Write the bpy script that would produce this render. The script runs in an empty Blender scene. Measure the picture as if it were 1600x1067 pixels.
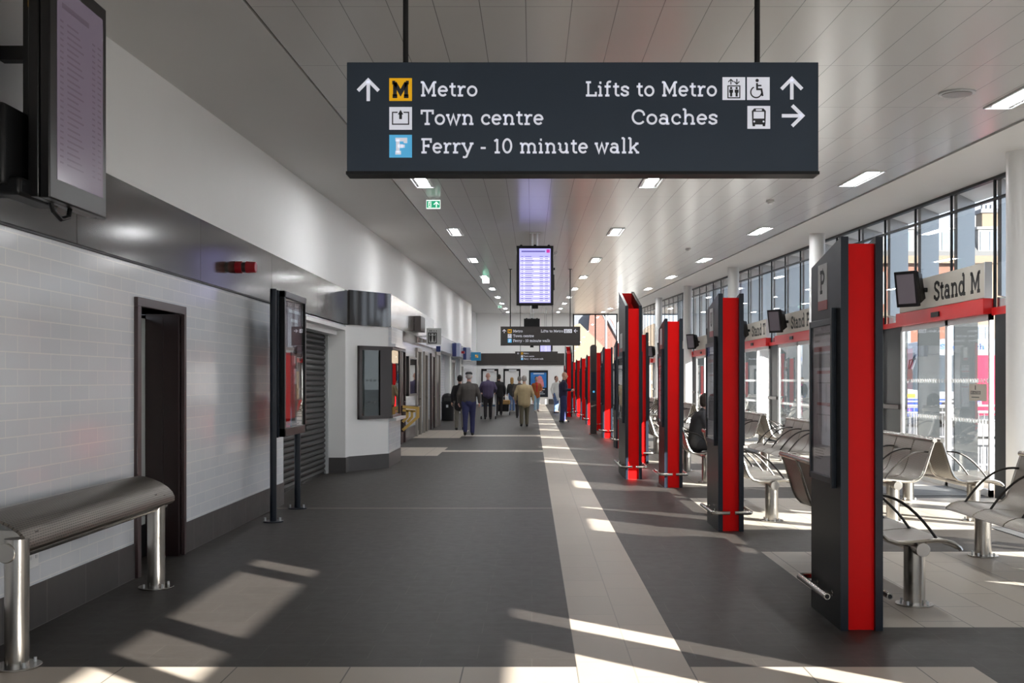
import bpy, bmesh, math, random
from mathutils import Vector, Matrix
random.seed(4)
SC = bpy.context.scene
COL = SC.collection
PI = math.pi
CAM_H = 1.519
SKY, SUN, EXPOSURE, LAMP = 1.9, 24.0, 0.5, 64.0
def zc(y):
    """Underside of the gently rising ceiling at depth y."""
    return 3.76 + .0285 * y
ORD = ['first', 'second', 'third', 'fourth', 'fifth', 'sixth', 'seventh', 'eighth', 'ninth', 'tenth', 'eleventh',
       'twelfth', 'thirteenth', 'fourteenth', 'fifteenth', 'sixteenth', 'seventeenth', 'eighteenth', 'nineteenth', 'twentieth'] + \
      ['twenty-%s' % w for w in ('first', 'second', 'third', 'fourth', 'fifth', 'sixth', 'seventh', 'eighth', 'ninth')] + ['thirtieth'] + \
      ['thirty-%s' % w for w in ('first', 'second', 'third', 'fourth', 'fifth', 'sixth', 'seventh', 'eighth', 'ninth')] + ['fortieth']

# ------------------------------------------------------------------ materials
class NT:
    def __init__(s, name):
        s.m = bpy.data.materials.new(name); s.m.use_nodes = True
        s.t = s.m.node_tree; s.t.nodes.clear()
        s.out = s.n('ShaderNodeOutputMaterial')
    def n(s, kind, **kw):
        nd = s.t.nodes.new(kind)
        for k, v in kw.items():
            if k in nd.inputs: nd.inputs[k].default_value = v
            else: setattr(nd, k, v)
        return nd
    def l(s, a, b): s.t.links.new(a, b)
def rgb(c): return (c[0], c[1], c[2], 1.0)
def srgb(r, g, b):
    def f(v):
        v /= 255.
        return v / 12.92 if v <= .04045 else ((v + .055) / 1.055) ** 2.4
    return (f(r), f(g), f(b))
def mat(name, col, rough=.5, metal=0., emit=None, es=0., var=.06, vscale=6., bump=0., bscale=60., spec=.5, rvar=0.):
    """Plain surface: principled with a slight noise in its colour (and, if asked, bump and gloss)."""
    k = NT(name)
    p = k.n('ShaderNodeBsdfPrincipled', Roughness=rough, Metallic=metal)
    p.inputs['Specular IOR Level'].default_value = spec
    tc = k.n('ShaderNodeTexCoord')
    nz = k.n('ShaderNodeTexNoise', Scale=vscale, Detail=3.)
    k.l(tc.outputs['Object'], nz.inputs['Vector'])
    mx = k.n('ShaderNodeMix', data_type='RGBA')
    mx.inputs['A'].default_value = rgb([c * (1 - var) for c in col]); mx.inputs['B'].default_value = rgb([min(1, c * (1 + var)) for c in col])
    k.l(nz.outputs['Fac'], mx.inputs['Factor']); k.l(mx.outputs['Result'], p.inputs['Base Color'])
    if rvar:
        mr = k.n('ShaderNodeMapRange'); mr.inputs['To Min'].default_value = rough - rvar; mr.inputs['To Max'].default_value = rough + rvar
        k.l(nz.outputs['Fac'], mr.inputs['Value']); k.l(mr.outputs['Result'], p.inputs['Roughness'])
    if bump:
        nb = k.n('ShaderNodeTexNoise', Scale=bscale, Detail=2.); k.l(tc.outputs['Object'], nb.inputs['Vector'])
        b = k.n('ShaderNodeBump', Strength=bump, Distance=.01); k.l(nb.outputs['Fac'], b.inputs['Height']); k.l(b.outputs['Normal'], p.inputs['Normal'])
    if emit:
        p.inputs['Emission Color'].default_value = rgb(emit); p.inputs['Emission Strength'].default_value = es
    k.l(p.outputs['BSDF'], k.out.inputs['Surface'])
    return k.m
def tiles(name, axes, bw, rh, mortar, c1, c2, cm, rough=.4, metal=0., offset=.5, bump=.3, shift=(0, 0), spec=.5, stain=.0, smooth=.1, nscale=9.):
    """Courses of tiles: brick texture laid over two world axes of an object that sits at the origin."""
    k = NT(name)
    p = k.n('ShaderNodeBsdfPrincipled', Roughness=rough, Metallic=metal); p.inputs['Specular IOR Level'].default_value = spec
    tc = k.n('ShaderNodeTexCoord'); sx = k.n('ShaderNodeSeparateXYZ'); cx = k.n('ShaderNodeCombineXYZ')
    k.l(tc.outputs['Object'], sx.inputs[0])
    for i in (0, 1):
        ad = k.n('ShaderNodeMath', operation='ADD'); ad.inputs[1].default_value = shift[i] + 60.0
        k.l(sx.outputs[axes[i]], ad.inputs[0]); k.l(ad.outputs[0], cx.inputs[i])
    br = k.n('ShaderNodeTexBrick', Scale=1.); br.offset = offset; br.squash = 1.
    for a, v in (('Brick Width', bw), ('Row Height', rh), ('Mortar Size', mortar), ('Mortar Smooth', smooth), ('Color1', rgb(c1)), ('Color2', rgb(c2)), ('Mortar', rgb(cm))):
        br.inputs[a].default_value = v
    k.l(cx.outputs[0], br.inputs['Vector'])
    col = br.outputs['Color']
    if stain:
        nz = k.n('ShaderNodeTexNoise', Scale=nscale, Detail=5., Roughness=.65); k.l(tc.outputs['Object'], nz.inputs['Vector'])
        mr = k.n('ShaderNodeMapRange'); mr.inputs['To Min'].default_value = 1 - stain; mr.inputs['To Max'].default_value = 1 + stain
        k.l(nz.outputs['Fac'], mr.inputs['Value'])
        mm = k.n('ShaderNodeMix', data_type='RGBA', blend_type='MULTIPLY'); mm.inputs['Factor'].default_value = 1.
        k.l(col, mm.inputs['A']); k.l(mr.outputs['Result'], mm.inputs['B']); col = mm.outputs['Result']
        rr = k.n('ShaderNodeMapRange'); rr.inputs['To Min'].default_value = rough - .08; rr.inputs['To Max'].default_value = rough + .1
        k.l(nz.outputs['Fac'], rr.inputs['Value']); k.l(rr.outputs['Result'], p.inputs['Roughness'])
    k.l(col, p.inputs['Base Color'])
    if bump:
        iv = k.n('ShaderNodeMath', operation='SUBTRACT'); iv.inputs[0].default_value = 1.; k.l(br.outputs['Fac'], iv.inputs[1])
        b = k.n('ShaderNodeBump', Strength=bump, Distance=.004); k.l(iv.outputs[0], b.inputs['Height']); k.l(b.outputs['Normal'], p.inputs['Normal'])
    k.l(p.outputs['BSDF'], k.out.inputs['Surface'])
    return k.m
def glass(name, tint=(.975, .985, .98), ior=1.5, extra=0.):
    """Clear flat glazing: passes light straight on, mirrors by fresnel."""
    k = NT(name)
    ge = k.n('ShaderNodeNewGeometry'); io = k.n('ShaderNodeMix', data_type='FLOAT'); io.inputs['A'].default_value = ior; io.inputs['B'].default_value = 1 / ior
    fr = k.n('ShaderNodeFresnel'); k.l(ge.outputs['Backfacing'], io.inputs['Factor']); k.l(io.outputs['Result'], fr.inputs['IOR'])
    tr = k.n('ShaderNodeBsdfTransparent', Color=rgb(tint))
    gl = k.n('ShaderNodeBsdfGlossy', Roughness=0.0, Color=(1, 1, 1, 1)); mx = k.n('ShaderNodeMixShader')
    f = fr.outputs[0]
    if extra:
        ad = k.n('ShaderNodeMath', operation='ADD', use_clamp=True); ad.inputs[1].default_value = extra; k.l(f, ad.inputs[0]); f = ad.outputs[0]
    k.l(f, mx.inputs[0]); k.l(tr.outputs[0], mx.inputs[1]); k.l(gl.outputs[0], mx.inputs[2])
    k.l(mx.outputs[0], k.out.inputs['Surface'])
    return k.m
def perforated(name, axis, col, pitch=.011, rough=.34):
    """Satin stainless sheet with rows of punched slots along one axis."""
    k = NT(name)
    p = k.n('ShaderNodeBsdfPrincipled', Roughness=rough, Metallic=.85)
    tc = k.n('ShaderNodeTexCoord'); sx = k.n('ShaderNodeSeparateXYZ'); cx = k.n('ShaderNodeCombineXYZ')
    k.l(tc.outputs['UV'], sx.inputs[0])
    for i in (0, 1):
        ad = k.n('ShaderNodeMath', operation='ADD'); ad.inputs[1].default_value = 10.; k.l(sx.outputs[i], ad.inputs[0]); k.l(ad.outputs[0], cx.inputs[i])
    br = k.n('ShaderNodeTexBrick', Scale=1.); br.offset = .5
    for a, v in (('Brick Width', pitch * 2.2), ('Row Height', pitch), ('Mortar Size', pitch * .3), ('Mortar Smooth', .2),
                 ('Color1', rgb([c * .45 for c in col])), ('Color2', rgb([c * .4 for c in col])), ('Mortar', rgb(col))):
        br.inputs[a].default_value = v
    k.l(cx.outputs[0], br.inputs['Vector']); k.l(br.outputs['Color'], p.inputs['Base Color'])
    b = k.n('ShaderNodeBump', Strength=.15, Distance=.003); k.l(br.outputs['Fac'], b.inputs['Height']); k.l(b.outputs['Normal'], p.inputs['Normal'])
    k.l(p.outputs['BSDF'], k.out.inputs['Surface'])
    return k.m
M = {}
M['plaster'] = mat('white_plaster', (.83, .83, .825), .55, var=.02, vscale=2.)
M['ceil_plaster_shaded'] = mat('ceiling_plaster', (.66, .655, .645), .5, var=.02, vscale=2.)  # same plaster darkened: the left margin's dimmer light put into the colour
M['tile_white'] = tiles('white_wall_tile', (1, 2), .30, .10, .004, (.74, .76, .80), (.70, .725, .77), (.86, .86, .86), rough=.13, bump=.12, shift=(.08, .015), spec=.45)
M['tile_skirt'] = tiles('charcoal_skirting_tile', (1, 2), .60, .30, .005, (.07, .065, .063), (.064, .06, .058), (.14, .13, .125), rough=.4, bump=.2, stain=.12)
M['skirt_plain'] = mat('charcoal_skirting', (.065, .061, .06), .4, var=.1)
M['floor_dark'] = tiles('charcoal_floor_tile', (0, 1), .60, .30, .003, (.047, .041, .036), (.042, .037, .032), (.068, .060, .052), rough=.5, bump=.08, stain=.18, spec=.28)
M['floor_light'] = tiles('cream_floor_tile_long', (1, 0), .60, .30, .004, (.50, .435, .36), (.475, .415, .345), (.36, .315, .26), rough=.42, bump=.05, stain=.07, shift=(.07, .062), spec=.35)
M['floor_cross'] = tiles('cream_floor_tile_cross', (0, 1), .60, .60, .004, (.50, .435, .36), (.48, .42, .35), (.16, .14, .12), rough=.42, bump=.08, offset=0., stain=.07, shift=(.362, .17), spec=.35)
M['floor_seat'] = tiles('cream_floor_tile_seating', (1, 0), .90, .30, .004, (.50, .45, .385), (.48, .43, .37), (.17, .15, .13), rough=.42, bump=.08, offset=.5, stain=.07, shift=(.12, -.018), spec=.35)
M['ceil_panel'] = tiles('ceiling_panel', (1, 0), 1.5, .30, .003, (.64, .632, .62), (.625, .617, .605), (.27, .265, .26), rough=.24, offset=0., bump=.35, shift=(.3, .04), spec=.7)
M['fascia'] = mat('dark_bronze_metal_sheet', (.042, .037, .031), .13, metal=0., var=.05, vscale=1.5, spec=.2)
M['fascia_dark'] = mat('dark_metal_sheet', (.030, .028, .027), .12, metal=0., var=.06, vscale=2., spec=.5)
M['fascia_bright'] = mat('polished_metal_sheet', (.55, .50, .46), .15, metal=.9, var=.04)
M['fascia_pale'] = mat('pale_back_painted_panel', (.52, .53, .56), .18, var=.03)
M['maroon'] = mat('maroon_painted_steel', (.052, .03, .03), .35, var=.1)
M['maroon_dark'] = mat('dark_maroon_door', (.026, .014, .014), .3, var=.1)
M['door_grey'] = mat('pale_grey_door', (.50, .53, .52), .4, var=.03)
M['door_metal'] = mat('grey_brown_door_metal', (.30, .275, .245), .4, metal=.2, var=.06)
M['shutter'] = mat('roller_shutter_slats', (.022, .021, .020), .45, spec=.25, metal=.0, var=.08)
M['black'] = mat('satin_black', (.006, .006, .0065), .45, var=.1, spec=.3)
M['black_gloss'] = mat('black_casing', (.009, .008, .0085), .3, var=.1, spec=.35)
M['brown_black'] = mat('brown_black_frame', (.032, .024, .022), .3, var=.08)
M['navy'] = mat('navy_grey_paint', (.011, .016, .026), .3, var=.06, spec=.35)
M['char'] = mat('charcoal_satin_panel', (.013, .013, .0135), .32, metal=.0, spec=.16, var=.06)
M['fin'] = mat('slate_blue_aluminium', (.016, .026, .038), .45, metal=.1, var=.03)
M['frame'] = mat('charcoal_glazing_frame', (.020, .024, .027), .4, var=.05, spec=.2)
M['alu'] = mat('pale_aluminium', (.62, .63, .64), .35, metal=.4, var=.03)
M['red'] = mat('red_painted_metal', (.80, .002, .002), .38, var=.03, spec=.15)
M['redbar'] = mat('red_header_bar', (.60, .012, .012), .3, var=.04)
M['steel'] = mat('brushed_stainless', (.47, .445, .41), .26, metal=1., var=.03, vscale=3.)
M['perf'] = perforated('perforated_stainless', 1, (.35, .32, .275))
M['perf_dark'] = perforated('perforated_bench_top', 1, (.175, .153, .128), pitch=.014, rough=.42)
M['bronze'] = mat('dark_armrest_steel', (.05, .045, .042), .3, metal=.7, var=.05)
M['sign_panel'] = mat('slate_sign_panel', (.024, .039, .062), .3, var=.04, spec=.45)
M['sign_far'] = mat('dark_brown_sign_panel', (.040, .034, .032), .3, var=.04)
M['sign_text'] = mat('white_sign_lettering', (.62, .63, .68), .5, emit=(.80, .82, .92), es=.30, var=.01)
M['sign_yellow'] = mat('amber_sign_tile', (.85, .45, .0), .5, emit=(.9, .44, .0), es=.25, var=.01)
M['sign_blue'] = mat('sky_blue_sign_tile', (.10, .48, .80), .5, emit=(.10, .48, .85), es=.25, var=.01)
M['sign_ink'] = mat('sign_ink', (.025, .027, .032), .5, var=.01)
M['cream_sign'] = mat('stone_coloured_sign', (.46, .43, .375), .45, var=.03)
M['ink'] = mat('black_lettering', (.02, .02, .02), .5, var=.01)
M['paper'] = mat('timetable_paper', (.66, .63, .67), .35, var=.02)
M['paper_grey'] = mat('timetable_grey_block', (.27, .26, .27), .4, var=.02)
M['paper_red'] = mat('timetable_red_block', (.50, .13, .13), .4, var=.02)
M['white'] = mat('white_paint', (.78, .78, .78), .4, var=.02)
M['column'] = mat('white_column_paint', (.80, .80, .80), .35, var=.015)
M['lamp'] = mat('lit_luminaire_diffuser', (.9, .9, .88), .4, emit=(.97, .985, 1.), es=LAMP, var=.01)
M['lamp_body'] = mat('luminaire_reflector', (.30, .29, .28), .3, metal=.5, var=.03)
M['exit_green'] = mat('exit_sign_green', (.0, .32, .16), .4, emit=(.0, .36, .17), es=.5, var=.01)
M['exit_white'] = mat('exit_sign_white', (.8, .85, .82), .4, emit=(.8, .9, .85), es=.7, var=.01)
M['screen_off'] = mat('dim_screen', (.115, .095, .12), .16, emit=(.22, .17, .24), es=.22, var=.06, vscale=1.2)
M['screen_off_line'] = mat('dim_screen_rows', (.10, .08, .10), .2, emit=(.15, .11, .16), es=.2, var=.05)
M['screen_lit'] = mat('lit_screen', (.05, .05, .09), .25, emit=(.42, .40, .95), es=.95, var=.02)
M['screen_row'] = mat('lit_screen_rows', (.2, .2, .3), .25, emit=(.66, .64, 1.), es=.95, var=.02)
M['screen_ink'] = mat('screen_text_rows', (.05, .05, .12), .25, emit=(.13, .11, .36), es=.8, var=.02)
M['screen_magenta'] = mat('screen_badge', (.3, .02, .15), .25, emit=(.45, .03, .25), es=.9, var=.02)
M['glass'] = glass('clear_glass')
M['glass_case'] = glass('poster_case_glass', (.97, .97, .98), 1.45)
M['glass_shop'] = glass('shop_window_glass', (.55, .62, .62), 1.45)
M['dark_in'] = mat('interior_shade', (.03, .045, .05), .5, var=.2, vscale=3.)  # flat sheet behind the glass, the unlit interior's darkness put into its colour
M['hazard_yellow'] = mat('worn_hazard_yellow', (.62, .40, .10), .5, var=.12)
M['mat_grate'] = tiles('entrance_matting', (0, 1), 9., .05, .014, (.035, .035, .037), (.03, .03, .032), (.14, .14, .14), rough=.6, offset=0., bump=.4)
M['blue_sign'] = mat('deep_blue_shop_sign', (.02, .035, .16), .35, var=.05)
M['sound_red'] = mat('alarm_red', (.42, .01, .02), .3, var=.05)

# ------------------------------------------------------------------ mesh builder
class MB:
    def __init__(s): s.bm = bmesh.new()
    def _face(s, vs, mi, smooth=False):
        try:
            f = s.bm.faces.new(vs)
        except ValueError:
            return None
        f.material_index = mi; f.smooth = smooth
        return f
    def box(s, x0, x1, y0, y1, z0, z1, mi=0):
        v = [s.bm.verts.new(p) for p in ((x0, y0, z0), (x1, y0, z0), (x1, y1, z0), (x0, y1, z0), (x0, y0, z1), (x1, y0, z1), (x1, y1, z1), (x0, y1, z1))]
        for q in ((3, 2, 1, 0), (4, 5, 6, 7), (0, 1, 5, 4), (1, 2, 6, 5), (2, 3, 7, 6), (3, 0, 4, 7)): s._face([v[i] for i in q], mi)
        return s
    def hexa(s, pts, mi=0):
        """Box from eight corners: bottom four (ccw from above) then top four."""
        v = [s.bm.verts.new(p) for p in pts]
        for q in ((3, 2, 1, 0), (4, 5, 6, 7), (0, 1, 5, 4), (1, 2, 6, 5), (2, 3, 7, 6), (3, 0, 4, 7)): s._face([v[i] for i in q], mi)
        return s
    def prism(s, pts, axis, a0, a1, mi=0, smooth=False):
        """Polygon (u,v) pushed along an axis: 'x' -> (y,z), 'y' -> (x,z), 'z' -> (x,y)."""
        def P(u, v, a): return {'x': (a, u, v), 'y': (u, a, v), 'z': (u, v, a)}[axis]
        A = [s.bm.verts.new(P(u, v, a0)) for u, v in pts]; B = [s.bm.verts.new(P(u, v, a1)) for u, v in pts]
        n = len(pts)
        for i in range(n): s._face([A[i], A[(i + 1) % n], B[(i + 1) % n], B[i]], mi, smooth)
        s._face(A[::-1], mi); s._face(B, mi)
        return s
    def rings(s, rings, mi=0, smooth=True, cap=True, closed=True):
        R = [[s.bm.verts.new(p) for p in r] for r in rings]
        n = len(R[0])
        for a, b in zip(R, R[1:]):
            for i in range(n if closed else n - 1): s._face([a[i], a[(i + 1) % n], b[(i + 1) % n], b[i]], mi, smooth)
        if cap: s._face(R[0][::-1], mi); s._face(R[-1], mi)
        return s
    def cyl(s, p0, p1, r0, r1=None, n=16, mi=0, cap=True):
        return s.tube([p0, p1], [r0, r0 if r1 is None else r1], n, mi, cap)
    def tube(s, pts, r, n=10, mi=0, cap=True):
        pts = [Vector(p) for p in pts]
        rad = r if isinstance(r, (list, tuple)) else [r] * len(pts)
        rings = []; u = None
        for i, p in enumerate(pts):
            if i == 0: t = pts[1] - pts[0]
            elif i == len(pts) - 1: t = pts[-1] - pts[-2]
            else: t = (pts[i + 1] - p).normalized() + (p - pts[i - 1]).normalized()
            t.normalize()
            if u is None:
                u = t.orthogonal().normalized()
            else:
                u = (u - t * u.dot(t))
                u = u.normalized() if u.length > 1e-6 else t.orthogonal().normalized()
            w = t.cross(u)
            rings.append([p + (u * math.cos(2 * PI * k / n) + w * math.sin(2 * PI * k / n)) * rad[i] for k in range(n)])
        return s.rings(rings, mi, True, cap)
    def ball(s, c, r, mi=0, seg=12, rng=8):
        if not isinstance(r, (list, tuple)): r = (r, r, r)
        rings = []
        for j in range(1, rng):
            a = PI * j / rng
            rings.append([(c[0] + r[0] * math.sin(a) * math.cos(2 * PI * k / seg), c[1] + r[1] * math.sin(a) * math.sin(2 * PI * k / seg), c[2] - r[2] * math.cos(a)) for k in range(seg)])
        R = [[s.bm.verts.new(p) for p in q] for q in rings]
        bot = s.bm.verts.new((c[0], c[1], c[2] - r[2])); top = s.bm.verts.new((c[0], c[1], c[2] + r[2]))
        for a, b in zip(R, R[1:]):
            for i in range(seg): s._face([a[i], a[(i + 1) % seg], b[(i + 1) % seg], b[i]], mi, True)
        for i in range(seg):
            s._face([bot, R[0][(i + 1) % seg], R[0][i]], mi, True); s._face([top, R[-1][i], R[-1][(i + 1) % seg]], mi, True)
        return s
    def poly3(s, pts, n, t, mi=0):
        """Flat polygon given in 3-D (ccw seen from n), t thick along n."""
        n = Vector(n); A = [s.bm.verts.new(Vector(p)) for p in pts]; B = [s.bm.verts.new(Vector(p) + n * t) for p in pts]
        k = len(pts)
        for i in range(k): s._face([A[i], A[(i + 1) % k], B[(i + 1) % k], B[i]], mi)
        s._face(A[::-1], mi); s._face(B, mi)
        return s
    def build(s, name, mats, parent=None, bevel=0., loc=None, rot=None, uv=None, angle=.6):
        bmesh.ops.recalc_face_normals(s.bm, faces=s.bm.faces)
        if uv:
            L = s.bm.loops.layers.uv.verify()
            for f in s.bm.faces:
                for lp in f.loops: lp[L].uv = uv(lp.vert.co)
        me = bpy.data.meshes.new(name); s.bm.to_mesh(me); s.bm.free()
        for m in (mats if isinstance(mats, (list, tuple)) else [mats]): me.materials.append(M[m] if isinstance(m, str) else m)
        try: me.set_sharp_from_angle(angle=angle)
        except Exception: pass
        o = bpy.data.objects.new(name, me); COL.objects.link(o)
        if parent: o.parent = parent
        if loc: o.location = loc
        if rot: o.rotation_euler = rot
        if bevel:
            b = o.modifiers.new('edge', 'BEVEL'); b.width = bevel; b.segments = 2; b.limit_method = 'ANGLE'; b.angle_limit = .7
        return o
def tag(o, label=None, cat=None, group=None, kind=None):
    for k, v in (('label', label), ('category', cat), ('group', group), ('kind', kind)):
        if v: o[k] = v
    return o
def empty(name, loc=(0, 0, 0), rz=0., label=None, cat=None, group=None, kind=None):
    o = bpy.data.objects.new(name, None); COL.objects.link(o); o.location = loc; o.rotation_euler = (0, 0, rz)
    o.empty_display_size = .1
    return tag(o, label, cat, group, kind)
def copy_tree(o, parent=None):
    kids = [c for c in o.children]
    c = o.copy(); COL.objects.link(c)
    if parent: c.parent = parent
    for ch in kids: copy_tree(ch, c)
    return c
_n = {}
def num(stem):
    _n[stem] = _n.get(stem, 0) + 1
    return '%s_%d' % (stem, _n[stem])
def struct(name, mb, mats, label, cat, parent=None, **kw):
    return tag(mb.build(name, mats, parent, **kw), label, cat, None, 'structure')

# ------------------------------------------------------------------ slab-serif lettering drawn as strokes
def el(cx, cy, rx, ry, a0, a1, n=14):
    return [(cx + rx * math.cos(math.radians(a0 + (a1 - a0) * i / n)), cy + ry * math.sin(math.radians(a0 + (a1 - a0) * i / n))) for i in range(n + 1)]
B_, C_, X_ = .07, .93, .65
def sf(x, y, a=.14, b=.14): return [(x - a, y), (x + b, y)]
GL = {
    'M': (1.12, [[(.22, B_), (.22, C_)], [(.90, B_), (.90, C_)], [(.22, C_), (.56, .28), (.90, C_)], sf(.22, B_), sf(.90, B_), [(.06, C_), (.24, C_)], [(.88, C_), (1.06, C_)]]),
    'e': (.72, [el(.36, .36, .26, .29, 0, 318, 20), [(.10, .37), (.62, .37)]]),
    't': (.52, [[(.24, .88), (.24, .22)] + el(.40, .21, .16, .14, 180, 300, 6), [(.06, X_), (.46, X_)]]),
    'r': (.62, [[(.22, B_), (.22, X_)], sf(.22, B_, .15, .2), [(.06, X_), (.22, X_)], [(.22, .40), (.30, .57), (.42, .65), (.58, .62)]]),
    'o': (.76, [el(.38, .36, .27, .29, 0, 360, 24)]),
    'T': (.88, [[(.44, B_), (.44, C_)], [(.08, .70), (.08, C_), (.80, C_), (.80, .70)], sf(.44, B_, .17, .17)]),
    'w': (1.0, [[(.12, X_), (.31, B_), (.50, X_), (.69, B_), (.88, X_)], sf(.12, X_, .1, .12), sf(.88, X_, .12, .1)]),
    'n': (.86, [[(.22, B_), (.22, X_)], sf(.22, B_), sf(.66, B_), [(.06, X_), (.22, X_)], [(.22, .42)] + el(.44, .43, .22, .22, 160, 0, 10) + [(.66, B_)]]),
    'c': (.68, [el(.37, .36, .27, .29, 42, 318, 18), [(.57, .55), (.57, .44)]]),
    'C': (.90, [el(.48, .50, .38, .43, 40, 320, 20), [(.78, .77), (.80, .60)]]),
    'F': (.78, [[(.22, B_), (.22, C_)], [(.06, C_), (.70, C_), (.70, .70)], [(.22, .50), (.54, .50)], [(.54, .40), (.54, .60)], sf(.22, B_, .16, .2)]),
    'y': (.84, [[(.14, X_), (.42, .08)], [(.72, X_), (.36, -.20), (.24, -.24), (.12, -.22)], sf(.14, X_, .12, .14), sf(.72, X_, .14, .12)]),
    '-': (.50, [[(.08, .36), (.42, .36)]]),
    '1': (.58, [[(.30, B_), (.30, C_)], [(.30, C_), (.10, .80)], sf(.30, B_, .18, .18)]),
    '0': (.78, [el(.39, .50, .27, .43, 0, 360, 24)]),
    'm': (1.26, [[(.22, B_), (.22, X_)], sf(.22, B_), sf(.64, B_, .12, .12), sf(1.06, B_), [(.06, X_), (.22, X_)], [(.22, .42)] + el(.43, .44, .21, .21, 160, 0, 10) + [(.64, B_)], [(.64, .42)] + el(.85, .44, .21, .21, 160, 0, 10) + [(1.06, B_)]]),
    'i': (.44, [[(.22, B_), (.22, X_)], sf(.22, B_), [(.06, X_), (.22, X_)], [(.22, .83), (.22, .97)]]),
    'u': (.88, [[(.22, X_), (.22, .28)] + el(.44, .28, .22, .21, 180, 350, 10), [(.66, X_), (.66, B_), (.80, B_)], [(.06, X_), (.22, X_)], [(.52, X_), (.66, X_)]]),
    'a': (.78, [el(.33, .24, .22, .17, 0, 360, 18), [(.14, .55), (.24, .64), (.38, .65), (.52, .58), (.56, .45), (.56, B_), (.70, B_)]]),
    'l': (.44, [[(.22, B_), (.22, 1.0)], sf(.22, B_), [(.06, 1.0), (.22, 1.0)]]),
    'k': (.86, [[(.22, B_), (.22, 1.0)], sf(.22, B_), [(.06, 1.0), (.22, 1.0)], [(.22, .27), (.66, X_)], [(.40, .42), (.68, B_)], sf(.66, X_, .12, .1), sf(.68, B_, .1, .12)]),
    'L': (.80, [[(.22, B_), (.22, C_)], [(.06, B_), (.72, B_), (.72, .30)], sf(.22, C_, .16, .18)]),
    'f': (.56, [[(.24, B_), (.24, .80)] + el(.40, .82, .16, .15, 180, 60, 8), sf(.24, B_), [(.06, X_), (.46, X_)]]),
    's': (.64, [[(.52, .56), (.42, .64), (.28, .65), (.14, .58), (.13, .47), (.24, .39), (.40, .34), (.52, .26), (.52, .15), (.40, .08), (.26, .07), (.12, .15)], [(.53, .62), (.53, .48)], [(.11, .10), (.11, .24)]]),
    'S': (.74, [[(.62, .78), (.50, .91), (.34, .93), (.16, .85), (.13, .70), (.24, .57), (.46, .48), (.62, .36), (.62, .19), (.48, .08), (.30, .07), (.12, .20)], [(.63, .92), (.63, .70)], [(.11, .09), (.11, .30)]]),
    'h': (.88, [[(.22, B_), (.22, 1.0)], sf(.22, B_), sf(.68, B_), [(.06, 1.0), (.22, 1.0)], [(.22, .42)] + el(.45, .43, .23, .22, 160, 0, 10) + [(.68, B_)]]),
    'd': (.88, [el(.36, .36, .25, .29, 0, 360, 22), [(.62, 1.0), (.62, B_), (.78, B_)], [(.46, 1.0), (.62, 1.0)]]),
    'g': (.80, [el(.36, .38, .25, .27, 0, 360, 20), [(.62, X_), (.62, -.05), (.50, -.2), (.30, -.23), (.14, -.15)]]),
    'P': (.84, [[(.22, B_), (.22, C_)], sf(.22, B_, .16, .2), [(.06, C_), (.46, C_)] + el(.46, .70, .26, .23, 90, -90, 10) + [(.22, .47)]]),
    'N': (1.0, [[(.22, B_), (.22, C_)], [(.78, B_), (.78, C_)], [(.22, C_), (.78, B_)], sf(.22, B_), sf(.78, C_), [(.06, C_), (.24, C_)]]),
    'U': (.98, [[(.22, C_), (.22, .36)] + el(.49, .36, .27, .29, 180, 360, 12) + [(.76, C_)], sf(.22, C_), sf(.76, C_)]),
    'A': (.96, [[(.12, B_), (.48, C_), (.84, B_)], [(.26, .38), (.70, .38)], sf(.12, B_, .1, .14), sf(.84, B_, .14, .1)]),
    'O': (.96, [el(.48, .50, .36, .43, 0, 360, 26)]),
    'E': (.80, [[(.22, B_), (.22, C_)], [(.06, C_), (.70, C_), (.70, .74)], [(.22, .50), (.56, .50)], [(.06, B_), (.72, B_), (.72, .28)]]),
    'R': (.92, [[(.22, B_), (.22, C_)], sf(.22, B_, .16, .16), [(.06, C_), (.46, C_)] + el(.46, .70, .24, .23, 90, -90, 10) + [(.22, .47)], [(.48, .47), (.72, B_), (.86, B_)]]),
    ' ': (.40, []),
}
def stroke(mb, pts, w, fr, t, mi, k=0.):
    """Polyline of width w with mitred corners, laid on frame fr = (origin, u, v, n), t thick."""
    o, u, v, n = fr
    P = [Vector((p[0], p[1])) for p in pts]
    closed = len(P) > 3 and (P[0] - P[-1]).length < 1e-4
    if closed: P = P[:-1]
    N = len(P); L = []; R = []
    for i in range(N):
        if closed or 0 < i < N - 1:
            a = (P[i] - P[i - 1]).normalized(); b = (P[(i + 1) % N] - P[i]).normalized()
            na = Vector((-a.y, a.x)); nb = Vector((-b.y, b.x)); m = na + nb
            m = na if m.length < 1e-3 else m.normalized()
            d = m * (w / 2 / max(.45, m.dot(na)))
        else:
            a = (P[1] - P[0]) if i == 0 else (P[-1] - P[-2])
            a.normalize(); d = Vector((-a.y, a.x)) * (w / 2)
        L.append(P[i] + d); R.append(P[i] - d)
    def W(p, h): return mb.bm.verts.new(o + u * p.x + v * p.y + n * h)
    A = [W(p, 0) for p in L]; Bv = [W(p, 0) for p in R]; A2 = [W(p, t) for p in L]; B2 = [W(p, t) for p in R]
    for i in range(N if closed else N - 1):
        j = (i + 1) % N
        mb._face([A2[i], B2[i], B2[j], A2[j]], mi); mb._face([A[i], A2[i], A2[j], A[j]], mi); mb._face([B2[i], Bv[i], Bv[j], B2[j]], mi)
    if not closed:
        mb._face([A[0], Bv[0], B2[0], A2[0]], mi); mb._face([A[-1], A2[-1], B2[-1], Bv[-1]], mi)
def words(s, x, width):
    k = width / text_w(s); out = []
    for i, wd in enumerate(s.split(' ')):
        out.append((wd, x, k * text_w(wd))); x += k * (text_w(wd) + GL[' '][0])
    return out
def text_w(s): return sum(GL[c][0] for c in s)
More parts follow.
